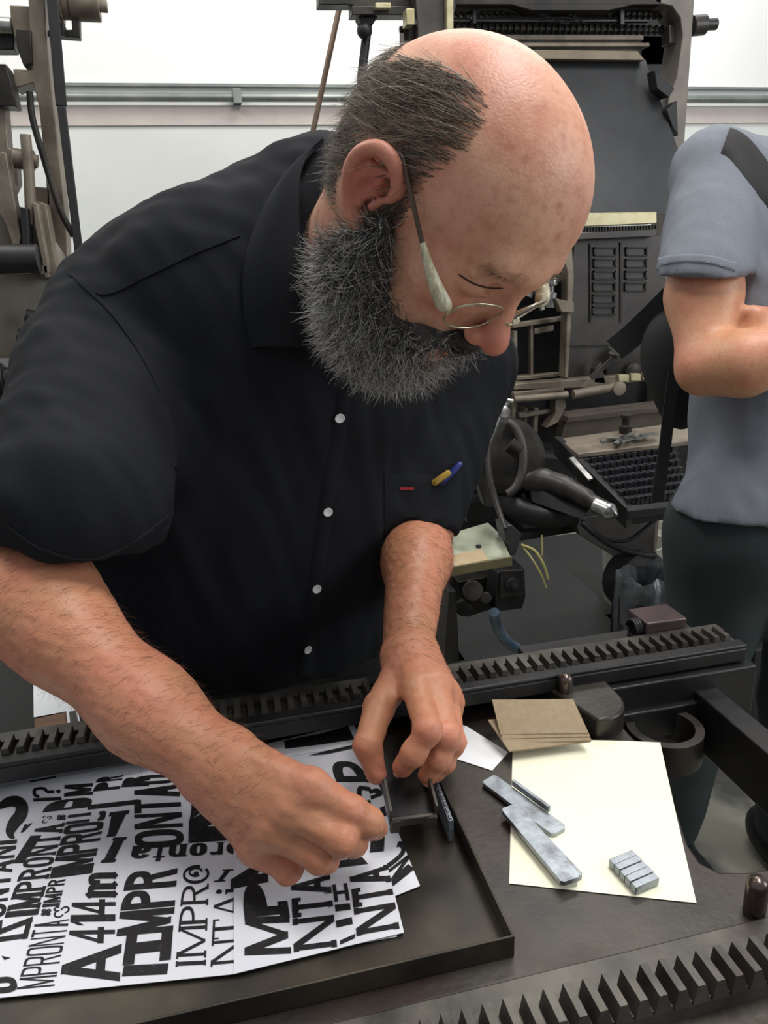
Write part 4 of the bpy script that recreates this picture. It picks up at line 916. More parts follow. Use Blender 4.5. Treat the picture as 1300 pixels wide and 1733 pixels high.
# ---- shirt
hemR = pw(140, 850, .735); 
nh = np.cross(pw(150, 965, .655)-pw(-90, 880, .68), pw(300, 880, .76)-pw(150, 965, .655)); nh /= np.linalg.norm(nh); nh = nh if nh[2] < 0 else -nh
nl = elL-shL; nl /= np.linalg.norm(nl)
sleeveR = Grp([Cone(pw(190, 580, .91), hemR, .086, .084, .05), Cone(pw(165, 640, .89), pw(100, 865, .75), .076, .072, .04), Half(pw(150, 986, .655), nh, .004)], pw(120, 740, .82), .30, .035)
sleeveR.p[-1].lim = 9; sleeveR.p[-1].R = 9
sleeveL = Grp([Cone(pw(775, 615, 1.03), pw(712, 880, 1.0), .074, .052, .03), Half(pw(710, 882, .96), nl, .004)], pw(745, 740, 1.0), .25, .03)
sleeveL.p[-1].lim = 9; sleeveL.p[-1].R = 9
shirt = [Ell((.03, 1.02, .88), (.245, .165, .20), None, .05), Ell((.030, .985, 1.04), (.247, .155, .18), None, .06), Ell((.09, .955, 1.20), (.195, .14, .16), None, .06), Ell((.080, .965, 1.28), (.185, .115, .105), None, .06),
    Cone(pw(550, 345, .86), pw(240, 520, .92), .064, .090, .05), Cone(pw(560, 350, .87), pw(770, 605, 1.03), .06, .072, .05),
    sleeveR, sleeveL, Ell(pw(560, 640, .93), (.10, .09, .09), None, .05), Half((.1, .9, .78), (0, 0, -1), .004, (.1, .95, .60), .6)]
def shirt_fold(P, d):
    f1 = .0050*snoise(P*A_(1, 1, .45), 38, 21)+.0026*snoise(P*A_(1.2, 1, .5), 90, 22)
    return d+f1
Vs, Fs = sdf_mesh(shirt, (-.45, .5, .76), (.45, 1.25, 1.52), .0042, shirt_fold)
M['shirt'] = mat('shirt', sr(18, 20, 25), sr(22, 24, 30), .85, scale=4, bump=.25, bscale=900, spec=.25)
shirt_o = np_mesh('shirt', Vs, Fs, 'shirt', man)
bvS = BVHTree.FromPolygons([tuple(v) for v in Vs], [tuple(f) for f in Fs])
def patch(name, corners, m, parent, off=.0012, n=12, bv=None, th=.0015, smooth=.6, mb=None, back=False):
    """cloth panel laid on the shirt between four photo points"""
    rows = []
    for i in range(n+1):
        row = []
        for j in range(n+1):
            u, v = i/n, j/n
            x = (corners[0][0]*(1-u)+corners[1][0]*u)*(1-v)+(corners[3][0]*(1-u)+corners[2][0]*u)*v
            y = (corners[0][1]*(1-u)+corners[1][1]*u)*(1-v)+(corners[3][1]*(1-u)+corners[2][1]*u)*v
            e = -th*.8 if i in (0, n) or j in (0, n) else 0
            h_ = hit(x, y, bv, off+e); row.append(h_ if h_ is not None else (row[-1] if row else rows[-1][j] if rows else V((0, 0, 0))))
        rows.append(row)
    b = mb or MB(); b.grid(rows)
    return b.build(name, m, parent, smooth=smooth) if mb is None else None
b = MB(); pl = [(583, 660), (575, 720), (558, 810), (545, 900), (532, 1000), (520, 1080), (508, 1180)]
rows = []
for p_ in catmull([(x, y, 0) for x, y in pl], 8):
    row = [hit(p_[0]-14+30*k/4, p_[1], None, .0022 if 0 < k < 4 else -.001) for k in range(5)]
    if None not in row: rows.append(row)
b.grid(rows); b.build('placket', 'shirt', shirt_o, smooth=.8)
M['button'] = mat('button', sr(214, 216, 218), sr(228, 230, 230), .3, scale=60)
for (x, y) in ((574, 706), (554, 865), (535, 995), (519, 1098)):
    c = hit(x, y, None, .0035); c2 = bvS.find_nearest(c)[1]; c2 = c2 if c2.y < 0 else -c2
    b = MB(); b.lathe(c-c2*.0012, c2, [(.0052, 0), (.0056, .0008), (.0056, .0014), (.0046, .0018), (.0038, .0013)], 18); b.build('button', 'button', shirt_o, smooth=.7)
b = MB(); patch('chest_pocket', [(650, 800), (778, 806), (768, 905), (650, 915)], 'shirt', shirt_o, .0018)
b = MB(); rr = [hit(x, 823+(x-676)*.06, None, .0035) for x in (676, 684, 692, 700)]
if None not in rr: b.grid([[p for p in rr], [p-V((0, 0, .004)) for p in rr]]); b.build('red_tab', mat('red', sr(160, 40, 44), None, .7), shirt_o)
# collar
M['collar'] = M['shirt']
inner = [hl(.045, -.110, -.075), hl(.072, -.075, -.075), hl(.078, -.035, -.100), hl(.068, .0, -.135), hl(.045, .03, -.155)]
outer_px = [(548, 250), (470, 320), (415, 430), (412, 520), (425, 588)]
inner_px = [(548, 240, .80), (512, 280, .77), (506, 360, .76), (512, 470, .76), (520, 590, .785)]
rows = []
I_ = catmull([pw(*p) for p in inner_px], 6); O_ = catmull([np.array(hit(x, y, None, .006) if hit(x, y) else pw(x, y, .86)) for x, y in outer_px], 6)
for a_, c_ in zip(I_, O_):
    n_ = -_F*.010; rows.append([a_*(1-t)+c_*t+n_*math.sin(PI*t) for t in np.linspace(0, 1, 7)])
b = MB(); b.grid(rows); b.grid([[q+_F*.003 for q in r] for r in rows][::-1]); b.build('collar', 'shirt', shirt_o, smooth=1.2)
def strip(pl, wd, m, name, parent, off, bv, n=6):
    rows = []
    P = catmull([(x, y, 0) for x, y in pl], 8)
    for i, p_ in enumerate(P):
        t = P[min(i+1, len(P)-1)]-P[max(i-1, 0)]; t = t/np.linalg.norm(t[:2]); nn = (-t[1], t[0]); row = []
        for k in range(n+1):
            u = -1+2*k/n; row.append(hit(p_[0]+nn[0]*wd*u, p_[1]+nn[1]*wd*u, bv, off if 0 < k < n else -.001))
        if None not in row: rows.append(row)
    if len(rows) < 2: return None
    b = MB(); b.grid(rows); return b.build(name, m, parent, smooth=.9)
strip([(118, 462), (175, 497), (250, 466), (330, 428), (405, 398)], 4, 'shirt', 'yoke_seam', shirt_o, .0016, bvS)
strip([(128, 470), (190, 530), (245, 610), (285, 700), (298, 790)], 4, 'shirt', 'sleeve_seam', shirt_o, .0016, bvS)
strip([(10, 890), (70, 930), (150, 948), (220, 922), (285, 874)], 3, 'shirt', 'hem_seam', shirt_o, .0014, bvS)
strip([(705, 868), (735, 862), (762, 856)], 3, 'shirt', 'hem_seam', shirt_o, .0014, bvS)
# trousers and shoes below the press
tr = [Ell((.10, 1.06, .82), (.17, .13, .13), None, .05), Cone((.01, 1.06, .80), (.0, 1.05, .45), .09, .07, .04), Cone((.0, 1.05, .45), (.0, 1.08, .10), .07, .055, .03), Cone((.19, 1.06, .80), (.20, 1.05, .45), .09, .07, .04), Cone((.20, 1.05, .45), (.21, 1.08, .10), .07, .055, .03)]
Vt, Ft = sdf_mesh(tr, (-.25, .85, 0), (.45, 1.3, 1.05), .010); M['trousers'] = mat('trousers', sr(30, 31, 36), sr(38, 39, 44), .85, scale=8); np_mesh('trousers', Vt, Ft, 'trousers', man)
for x in (0, .21):
    Vt, Ft = sdf_mesh([Ell((x, 1.10, .05), (.045, .06, .055), None, .03), Ell((x, .99, .035), (.045, .10, .038), None, .04), Half((x, 1, .0), (0, 0, -1), .004, (x, 1, -.05), .4)], (x-.1, .85, -.01), (x+.1, 1.25, .14), .006); np_mesh('shoe', Vt, Ft, 'black', man)
# ---- glasses
gl = empty('eyeglasses', tuple(hl(0, .1, 0)), 'thin metal oval eyeglasses with taped temple low on the nose of the bearded man', 'glasses')
M['gold'] = mat('gold', sr(186, 180, 152), sr(205, 200, 178), .25, .85, scale=60)
M['tape'] = mat('tape', sr(205, 200, 176), sr(168, 160, 128), .3, scale=220, bump=.8, bscale=300, stretch=(1, 1, .4))
def lens(s_):
    c = A_(s_*.034, .112, -.006); P = []
    for k in range(32):
        a = 2*PI*k/32; x = .0255*math.copysign(abs(math.cos(a))**.85, math.cos(a)); z = .0165*math.copysign(abs(math.sin(a))**.85, math.sin(a))
        xx = c[0]+x; P.append(hl(xx, c[1]-.003-xx*xx*2.4+z*.20, c[2]+z*1.08-xx*xx*.0))
    return P
for s_ in (1, -1):
    P = lens(s_); b = MB(); b.tube(P, .0010, 8, closed=True); b.build('lens_rim', 'gold', gl, smooth=1)
    b = MB(); c = sum(P)/len(P)+HM@A_(0, .0015, 0); b.add([tuple(c)]+[tuple(p) for p in P], [(0, 1+k, 1+(k+1) % 32) for k in range(32)])
    gm = bpy.data.materials.get('lens_glass')
    if gm is None:
        gm = bpy.data.materials.new('lens_glass'); gm.use_nodes = True; bb = gm.node_tree.nodes['Principled BSDF']; bb.inputs['Transmission Weight'].default_value = 1; bb.inputs['Roughness'].default_value = .0; bb.inputs['IOR'].default_value = 1.1; bb.inputs['Base Color'].default_value = (.95, .97, .95, 1)
    b.build('lens', gm, gl, smooth=1)
b = MB(); b.tube(catmull([lens(1)[16], hl(0, .119, -.002), lens(-1)[0]], 6), .0011, 8); b.build('bridge', 'gold', gl, smooth=1)
b = MB(); b.tube([hl(-.004, .1165, -.003), hl(-.009, .1165, -.003), hl(-.014, .115, -.003)], [.0022, .0030, .0022], 10); b.build('bridge_tape', 'tape', gl, smooth=1)
for s_ in (1, -1):
    e0 = lens(s_)[0 if s_ > 0 else 16]; P = catmull([e0, hl(s_*.071, .092, .0), hl(s_*.077, .062, .012), hl(s_*.083, .018, .034), hl(s_*.084, .0, .041), hl(s_*.085, -.014, .032)], 6)
    P = P[1:]
    b = MB(); b.tube(P[11:], [.0019]*len(P[11:]), 8); b.build('temple', mat('temple_brown', sr(74, 58, 48), sr(92, 74, 62), .35, .3, scale=40), gl, smooth=1)
    b = MB(); q = P[:13]; b.tube(q, [.0024, .0042, .0054, .0062, .0064, .0062, .0058, .0052, .0048, .0042, .0036, .0030, .0024], 12); b.build('taped_hinge', 'tape', gl, smooth=1)
# ---- pens in the pocket
for (a_, b_2, m_, lb) in (((772, 786), (752, 812), mat('pen_blue', sr(34, 44, 110), None, .3), 'blue pen clipped in the black shirt pocket'), ((756, 800), (738, 815), mat('pen_yellow', sr(170, 140, 60), None, .3), 'yellow pencil beside the blue pen in the black shirt pocket')):
    A = hit(*a_, None, .008); B = hit(*b_2, None, .004)
    if A and B:
        b = MB(); b.tube([B-(A-B)*.4-V((0, -.012, .004)), B, A, A+(A-B)*.12], [.0042, .0042, .0042, .003], 12); o = b.build('pen' if 'pen ' in lb else 'pencil', m_, smooth=.7); tag(o, lb, 'pen')
# ------------------------------------------------------------------ the man standing behind, arms folded
man2 = empty('person', (.8, 1.25, 0), 'person in grey polo shirt with folded arms and black shoulder strap behind the press', 'person')
HM_a, HT_a = HM.copy(), HT.copy()
chest = pw(1345, 470, 1.30); hipc = pw(1330, 930, 1.30)
HT = chest+A_(.085, -.02, .365); fw = A_(-.35, -.92, -.15); fw /= np.linalg.norm(fw); upv = A_(0, 0, 1)-fw*fw[2]; upv /= np.linalg.norm(upv); HM = np.stack([np.cross(fw, upv), fw, upv], 1)
b2 = head_prims()
HT2, HM2 = HT.copy(), HM.copy(); HM, HT = HM_a, HT_a
sR, eR2, wr2 = pw(1205, 320, 1.24), pw(1192, 622, 1.16), pw(1370, 585, 1.08)
sL2, eL2, wl2 = pw(1520, 330, 1.30), pw(1520, 640, 1.20), pw(1300, 560, 1.15)
b2 += [Cone(HT2-HM2[:, 2]*.05, chest+A_(0, 0, .16), .055, .06, .03), Cone(chest+A_(0, 0, .13), sR, .06, .05, .04), Cone(sR, pw(1192, 500, 1.19), .050, .052, .03), Cone(pw(1190, 500, 1.19), eR2, .052, .038, .03),
       Cone(eR2, pw(1260, 615, 1.12), .036, .043, .025), Cone(pw(1260, 615, 1.12), wr2, .043, .030, .03), Cone(chest+A_(0, 0, .13), sL2, .06, .05, .04), Cone(sL2, eL2, .050, .04, .03), Cone(eL2, wl2, .042, .028, .03)]
m2 = [pw(1275, 548, 1.17), pw(1273, 556, 1.17), pw(1272, 566, 1.175), pw(1272, 576, 1.18)]
b2 += hand([pw(1302, 545, 1.15), pw(1302, 555, 1.15), pw(1302, 565, 1.15), pw(1302, 572, 1.15)], m2, [[p+A_(-.016, .02, -.004), p+A_(-.022, .05, -.01), p+A_(-.02, .065, -.016)] for p in m2],
           [(pw(1300, 540, 1.155), .012), (pw(1275, 530, 1.155), .0105), (pw(1252, 528, 1.16), .009), (pw(1240, 534, 1.165), .0075)], eR)
m3 = [pw(1425, 560, 1.10)+A_(.0, .0, -.018*i) for i in range(4)]
b2 += hand([wr2+A_(.012, 0, .02-.012*i) for i in range(4)], m3, [[p+A_(.03, .02, .0), p+A_(.045, .045, -.01), p+A_(.045, .06, -.016)] for p in m3], [(wr2+A_(0, 0, .02), .014), (wr2+A_(.05, -.02, .04), .011), (wr2+A_(.08, -.01, .05), .009), (wr2+A_(.09, .0, .05), .008)], eR)
V2, F2 = sdf_mesh(b2, (.25, .85, .9), (1.25, 1.6, 1.95), .0045)
np_mesh('body', V2, F2, 'skin', man2, attr={'tone': np.tile(np.array(sr(196, 146, 112)[:3]), (len(V2), 1))})
H2 = (V2-HT2)@HM2; N2 = vnormals(V2, F2); hm = (np.linalg.norm(H2, axis=1) < .2) & (H2[:, 2] > -.03) & ((H2[:, 1] < .0) | (H2[:, 2] > .085)) & ~((np.abs(H2[:, 0]) > .079) & (H2[:, 2] < .04))
vi = pick(hm, 5000, rg); dd = np.tile(-HM2[:, 1]*.6-HM2[:, 2]*.5, (len(vi), 1)); Vq, Fq_, cq = strands(V2[vi], dd+N2[vi]*.5, .03, .0005, 5, cols=np.tile(np.array(sr(50, 40, 34)[:3]), (len(vi), 1)), rng=rg)
np_mesh('hair', Vq, Fq_, 'hair', man2, attr={'tone': cq})
sl2 = Grp([Cone(pw(1215, 300, 1.26), pw(1190, 475, 1.18), .070, .073, .04), Ell(pw(1200, 290, 1.26), (.05, .05, .05), None, .04), Half(pw(1180, 462, 1.18), A_(0, .12, -1), .004)], pw(1190, 370, 1.2), .25, .03); sl2.p[-1].lim = 9; sl2.p[-1].R = 9
sl3 = Grp([Cone(sL2, pw(1520, 500, 1.25), .068, .074, .04), Half(pw(1520, 480, 1.25), A_(0, .12, -1), .004)], sL2, .25, .03); sl3.p[-1].lim = 9; sl3.p[-1].R = 9
pol = [Ell(chest+A_(0, .01, .03), (.185, .115, .17), None, .05), Ell(chest*.55+hipc*.45+A_(0, 0, 0), (.178, .12, .24), None, .06), Ell(hipc+A_(-.005, 0, .03), (.215, .125, .20), None, .06), Cone(chest+A_(0, 0, .14), pw(1225, 290, 1.28), .062, .056, .05), Cone(chest+A_(0, 0, .14), sL2, .062, .055, .05), sl2, sl3,
       Half(pw(1120, 868, 1.24), A_(-.02, 0, -1), .004, hipc, 9)]
pol[-1].R = 9
fold2 = lambda P, d: d+.004*snoise(P*A_(1, 1, .5), 36, 31)+.0018*snoise(P*A_(1.3, 1.3, .5), 95, 32)
Vp, Fp = sdf_mesh(pol, (.2, .9, .75), (1.3, 1.6, 1.75), .006, fold2)
M['polo'] = mat('polo', sr(108, 113, 122), sr(122, 127, 136), .85, scale=700, bump=.2, bscale=1200, spec=.2, c3=sr(112, 117, 126), scale3=6)
polo = np_mesh('polo_shirt', Vp, Fp, 'polo', man2)
bvP = BVHTree.FromPolygons([tuple(v) for v in Vp], [tuple(f) for f in Fp])
strip([(1106, 446), (1150, 438), (1200, 440), (1245, 452)], 9, 'polo', 'sleeve_cuff', polo, .002, bvP)
# trousers
hR, hL = pw(1222, 900, 1.30), pw(1400, 900, 1.30)
kR, aR, kL, aL = pw(1188, 1150, 1.45), pw(1140, 1400, 1.70), pw(1352, 1180, 1.47), pw(1318, 1430, 1.70)
tz = [Ell((hR+hL)/2+A_(0, 0, .03), (.185, .125, .13), None, .05)]
for h_, k_, a_ in ((hR, kR, aR), (hL, kL, aL)): tz += [Cone(h_+A_(.01, 0, -.02), k_, .098, .068, .05), Cone(k_, A_(a_[0], a_[1], .09), .066, .054, .03)]
Vt, Ft = sdf_mesh(tz, (.2, .9, 0), (1.4, 1.7, 1.1), .009, lambda P, d: d+.004*snoise(P, 32, 41))
M['green_trousers'] = mat('green_trousers', sr(38, 48, 49), sr(46, 57, 57), .85, scale=9, bump=.2, bscale=600)
np_mesh('trousers', Vt, Ft, 'green_trousers', man2)
for a_ in (aR, aL):
    h_ = a_; Vt, Ft = sdf_mesh([Ell((h_[0], h_[1]+.03, .05), (.045, .06, .055), None, .03), Ell((h_[0]-.01, h_[1]-.08, .035), (.045, .11, .038), None, .04), Half((0, 0, 0), (0, 0, -1), .004, (h_[0], h_[1], -.05), .4)], (h_[0]-.1, h_[1]-.25, -.01), (h_[0]+.1, h_[1]+.15, .14), .007); np_mesh('shoe', Vt, Ft, 'black', man2)
# shoulder bag with wide strap
M['strap'] = mat('strap', sr(20, 20, 22), sr(27, 27, 29), .75, scale=300, bump=.3, bscale=900)
bag = empty('shoulder_bag', tuple(pw(1110, 600, 1.42)), 'black shoulder bag hanging on wide strap behind the person in grey polo', 'bag')
bagt = pw(1125, 600, 1.42)
strip([(1215, 232), (1250, 250), (1290, 300), (1330, 350), (1400, 440)], 26, 'strap', 'strap_front', bag, .004, bvP)
b = MB()
def ribbon(b, P, wv, th=.003):
    P = [V(p) for p in catmull(P, 6)]; wv = V(wv)
    rows = []
    for i, p in enumerate(P):
        t = (P[min(i+1, len(P)-1)]-P[max(i-1, 0)]).normalized(); w_ = wv; n = t.cross(w_).normalized()*th/2; rows.append([p-w_/2-n, p+w_/2-n, p+w_/2+n, p-w_/2+n])
    b.grid(rows, True); b.add([*rows[0]], [(0, 1, 2, 3)]); b.add([*rows[-1]], [(0, 1, 2, 3)])
ribbon(b, [pw(1210, 225, 1.33), pw(1190, 300, 1.40), pw(1170, 480, 1.42), pw(1140, 640, 1.42), pw(1125, 760, 1.42), pw(1112, 850, 1.40)], R2*.022); b.build('strap_back', 'strap', bag, smooth=.8)
b = MB(); ribbon(b, [pw(1150, 490, 1.42), pw(1110, 530, 1.46), pw(1070, 568, 1.5), pw(1040, 592, 1.52)], -U2*.036+R2*.030); b.build('loose_strap', 'strap', bag, smooth=.8)
b = MB(); b.tube([pw(1030, 586, 1.52), pw(1048, 602, 1.52)], .003, 8); b.build('buckle', 'steel', bag, smooth=.8)
Vt, Ft = sdf_mesh([Ell(pw(1135, 590, 1.47), (.055, .05, .075), None, .03), Ell(pw(1160, 640, 1.47), (.06, .05, .10), None, .05)], bagt-.25, bagt+.25, .008); np_mesh('pouch', Vt, Ft, 'strap', bag)
# ------------------------------------------------------------------ typesetting machine at the right
MB.y = lambda s, pts, y, dep, dy=0: s.prism([aty(px, py, y) for px, py in pts], None, (0, dep, 0))
def rect(x0, y0, x1, y1): return [(x0, y0), (x1, y0), (x1, y1), (x0, y1)]
YM = 2.10
lino = empty('typesetting_machine', tuple(aty(930, 1100, YM)*1), 'large black and brown typecasting machine with sloped magazine and keyboard behind bearded man', 'machine')
lino.location.z = 0
def part(name, m, fn, bevel=.002, smooth=None, parent=None):
    b = MB(); fn(b)
    if name in SPLIT: return [q.build(name, m, parent or lino, bevel=bevel, smooth=smooth) for q in b.islands()]
    return b.build(name, m, parent or lino, bevel=bevel, smooth=smooth)
SPLIT = {'galley_bracket', 'distributor_box', 'loose_wires', 'arm_block', 'cam_bar', 'wheel_knob', 'magazine_clamp', 'cross_beam', 'channel_entrance', 'assembler_elevator', 'slide_rod', 'counterweight', 'cable', 'rocker_arm', 'wire_bundle', 'base_frame', 'cam_arm', 'motor_block'}
Y = YM
M['column_iron'] = mat('column_iron', sr(96, 90, 84), sr(120, 113, 105), .5, .3, scale=14, bump=.2, bscale=80, rvar=.1)
part('frame_column', 'column_iron', lambda b: b.y([(1110, -80), (1180, -80), (1174, 20), (1158, 250), (1152, 420), (1128, 420), (1136, 250), (1130, 170), (1146, 130), (1156, 60), (1152, 30), (1138, 10), (1110, 4)], Y+.05, .09))
part('frame_column', 'machine_panel', lambda b: b.y([(700, -80), (790, -80), (770, 20), (757, 60), (752, 130), (742, 420), (705, 420), (712, 140)], Y+.05, .09))
def footing(x0, x1, y, dy, yp, dep):
    a, c = aty(x0, yp, y+dy), aty(x1, yp, y+dy); b = MB(); b.span((a.x, y+dy, 0), (c.x, y+dy+dep, max(a.z, c.z)+.01)); b.span((a.x-.06, y+dy-.04, 0), (c.x+.06, y+dy+dep+.04, .05)); return b
footing(1128, 1152, Y, .05, 420, .09).build('frame_foot', 'column_iron', lino, bevel=.002)
footing(705, 742, Y, .05, 420, .09).build('frame_foot', 'machine_panel', lino, bevel=.002)
part('column_edge_strip', 'brass', lambda b: b.y(rect(756, -80, 768, 60), Y+.03, .02))
part('top_beam', 'machine', lambda b: (b.y(rect(770, -80, 1120, 8), Y+.05, .12), b.y([(860, 6), (1080, 6), (1030, 18), (900, 18)], Y+.05, .05)))
part('cross_beam', 'black', lambda b: (b.y(rect(765, 0, 1140, 110), Y+.26, .04), b.y(rect(1085, 60, 1140, 250), Y+.26, .03)))
def screw(yc):
    def fn(b):
        a, c = aty(765, yc, Y+.12), aty(1122, yc+4, Y+.12); n = 34; prof = []
        for i in range(n):
            for f_, r in ((0, .008), (.3, .008), (.5, .013), (.8, .013)): prof.append((r, (c-a).length*(i+f_)/n))
        b.lathe(a, c-a, prof, 12)
    return fn
part('distributor_screw', 'machine', screw(20), 0, .5); part('distributor_screw', 'machine', screw(47), 0, .5)
part('distributor_bar', 'machine_panel', lambda b: b.y(rect(765, 32, 1100, 37), Y+.10, .015))
part('distributor_box', 'machine_panel', lambda b: (b.y(rect(1133, 42, 1150, 74), Y+.08, .04), b.y(rect(800, 12, 807, 40), Y+.09, .02), b.y(rect(1050, 16, 1058, 42), Y+.09, .02)))
part('wire_bundle', 'rubber', lambda b: [b.tube(catmull([aty(840+9*k, 2, Y+.1), aty(900+12*k, 20+4*k, Y+.08), aty(950+3*k, 10+10*k, Y+.08), aty(990-7*k, 40-4*k, Y+.09)], 6), .0018, 6) for k in range(4)], 0, 1)
part('channel_entrance', 'beige', lambda b: (b.y(rect(765, 58, 1090, 68), Y+.12, .05), b.y(rect(765, 72, 1100, 79), Y+.10, .06)))
part('upper_guide', mat('brown_iron', sr(112, 100, 84), sr(128, 116, 98), .5, .3, scale=20), lambda b: b.y([(765, 82), (1080, 86), (1092, 102), (765, 98)], Y+.09, .05))
part('shaft_end', 'machine_panel', lambda b: (b.cyl(aty(1170, 44, Y+.09), aty(1192, 42, Y+.09), .026, 20), b.cyl(aty(1190, 42, Y+.09), aty(1212, 41, Y+.09), .015, 16)), .001, .7)
# sloped magazine
def mag(b):
    q = [aty(770, 98, Y+.12), aty(1093, 101, Y+.12), aty(1152, 262, Y-.02), aty(1150, 364, Y-.09), aty(765, 356, Y-.09)]
    b.prism(q, None, (0, .035, .02))
part('magazine', 'magazine', mag)
part('magazine_clamp', 'black', lambda b: (b.y([(1108, 118), (1142, 150), (1132, 165), (1112, 150)], Y+.02, .04), b.y([(1128, 186), (1146, 170), (1148, 230), (1138, 215)], Y+.02, .04)))
part('escapement_strip', 'brass', lambda b: b.y([(930, 362), (1112, 358), (1112, 378), (930, 386)], Y-.10, .06))
part('escapement_comb', 'machine', lambda b: [b.y(rect(935+5*k, 386-k*.15, 938+5*k, 394-k*.15), Y-.09, .05) for k in range(36)], 0)
part('escapement_rail', 'machine_panel', lambda b: b.y([(930, 396), (1112, 388), (1112, 400), (930, 408)], Y-.11, .07))
# assembler cover plate with louvres
cover = part('cover_plate', 'machine_panel', lambda b: b.y([(972, 406), (1125, 398), (1130, 636), (955, 642), (962, 540)], Y-.08, .03))
def louvres(b):
    for k in range(6):
        y = 418+k*20
        for x0, x1, n in ((1006, 1044, 6), (1060, 1096, 4)):
            if k < n:
                s_ = -k*.6
                for q in (rect(x0+s_, y, x1+s_, y+2.5), rect(x0+s_, y+13, x1+s_, y+15.5), rect(x0+s_, y, x0+2+s_, y+15), rect(x1-2+s_, y, x1+s_, y+15)): b.y(q, Y-.086, .007)
    for q in (rect(998, 412, 1001, 545), rect(1050, 410, 1053, 545)): b.y(q, Y-.084, .005)
part('louvre_panel', 'machine', louvres, 0)
part('cover_seam', 'machine', lambda b: b.y([(958, 585), (1050, 583), (1050, 585), (958, 587)], Y-.084, .005), 0)
part('side_frame', 'beige', lambda b: (b.y([(955, 400), (968, 412), (972, 470), (968, 530), (962, 640), (956, 640), (960, 530), (961, 460), (950, 420)], Y-.12, .04), b.y([(940, 505), (972, 512), (972, 530), (950, 528)], Y-.13, .03)))
part('shaft_knob', 'steel', lambda b: (b.lathe(aty(932, 520, Y-.1), (0, 0, 1), [(.016, 0), (.016, .035), (.008, .04), (.008, .055), (.017, .06), (.017, .085), (.012, .10)], 18)), 0, .7)
part('rocker_arm', 'steel', lambda b: (b.bar(aty(905, 480, Y-.12), aty(918, 525, Y-.12), .016, .012), b.bar(aty(880, 492, Y-.1), aty(900, 500, Y-.1), .02, .015)))
part('back_housing', 'black', lambda b: (b.y([(745, 400), (960, 400), (960, 700), (745, 760)], Y+.12, .05), b.y(rect(935, 640, 1230, 860), Y+.10, .05), b.y([(770, 700), (1000, 690), (980, 900), (790, 930)], Y+.08, .05)))
part('window_frame', 'beige', lambda b: (b.y(rect(870, 560, 876, 700), Y-.05, .03), b.y(rect(898, 545, 903, 640), Y-.04, .02), b.y([(868, 548), (960, 535), (960, 542), (868, 556)], Y-.05, .03), b.y([(868, 638), (962, 630), (962, 636), (868, 645)], Y-.05, .03),
     b.y([(905, 556), (938, 550), (938, 560), (905, 566)], Y-.045, .02)))
part('matrix_guide', 'beige', lambda b: (b.y([(822, 580), (870, 572), (872, 600), (862, 600), (862, 592), (835, 598), (826, 640), (822, 640)], Y-.1, .04), b.y([(822, 640), (868, 650), (872, 664), (822, 668)], Y-.1, .04), b.y(rect(860, 596, 871, 665), Y-.1, .04)))
part('assembler_rail', 'beige', lambda b: (b.y([(870, 650), (1000, 640), (1125, 628), (1127, 641), (1000, 656), (870, 660)], Y-.14, .04), b.y([(870, 664), (955, 656), (955, 662), (870, 671)], Y-.15, .03)))
part('assembler_elevator', 'brass', lambda b: [b.y(rect(1048+20*k, 634-k*1.8, 1065+20*k, 646-k*1.8), Y-.15, .015) for k in range(4)], .001)
part('slide_rod', 'beige', lambda b: (b.tube([aty(870, 676, Y-.16), aty(960, 668, Y-.16)], .010, 12), b.tube([aty(970, 668, Y-.17), aty(1052, 652, Y-.17)], .013, 14), b.lathe(aty(1050, 658, Y-.19), (0, 1, 0), [(.012, 0), (.019, .002), (.019, .012), (.012, .014)], 16)), 0, .7)
part('assembler_star', 'machine', lambda b: (b.lathe(aty(1060, 620, Y-.12), (0, 1, 0), [(.02, 0), (.06, .004), (.06, .02), (.02, .024)], 24), b.lathe(aty(1075, 630, Y-.14), (0, 1, 0), [(.02, 0), (.026, .004), (.026, .02)], 16)), 0, .6)
part('starting_lever', 'machine_panel', lambda b: (b.bar(aty(1000, 640, Y-.16), aty(1045, 600, Y-.18), .012, .014), b.cyl(aty(1030, 598, Y-.19), aty(1048, 601, Y-.19), .006, 12), b.y([(1008, 625), (1018, 612), (1026, 650), (1005, 648)], Y-.14, .03)))
part('lower_guide', 'beige', lambda b: (b.y([(940, 668), (956, 665), (958, 690), (945, 715), (925, 725), (940, 700)], Y-.15, .04), b.y(rect(868, 680, 873, 830), Y-.12, .03), b.y([(888, 690), (894, 690), (892, 800), (886, 800)], Y-.1, .03), b.y([(905, 690), (912, 690), (908, 790), (900, 790)], Y-.12, .03), b.y([(880, 700), (940, 692), (940, 698), (880, 708)], Y-.13, .02)))
part('keyboard_cover', mat('brown_panel', sr(86, 76, 68), sr(104, 93, 82), .5, .3, scale=10, rvar=.1), lambda b: (b.y([(960, 700), (1200, 672), (1200, 740), (948, 745)], Y-.02, .04), b.y([(962, 706), (1200, 680), (1200, 688), (958, 716)], Y-.06, .05)))
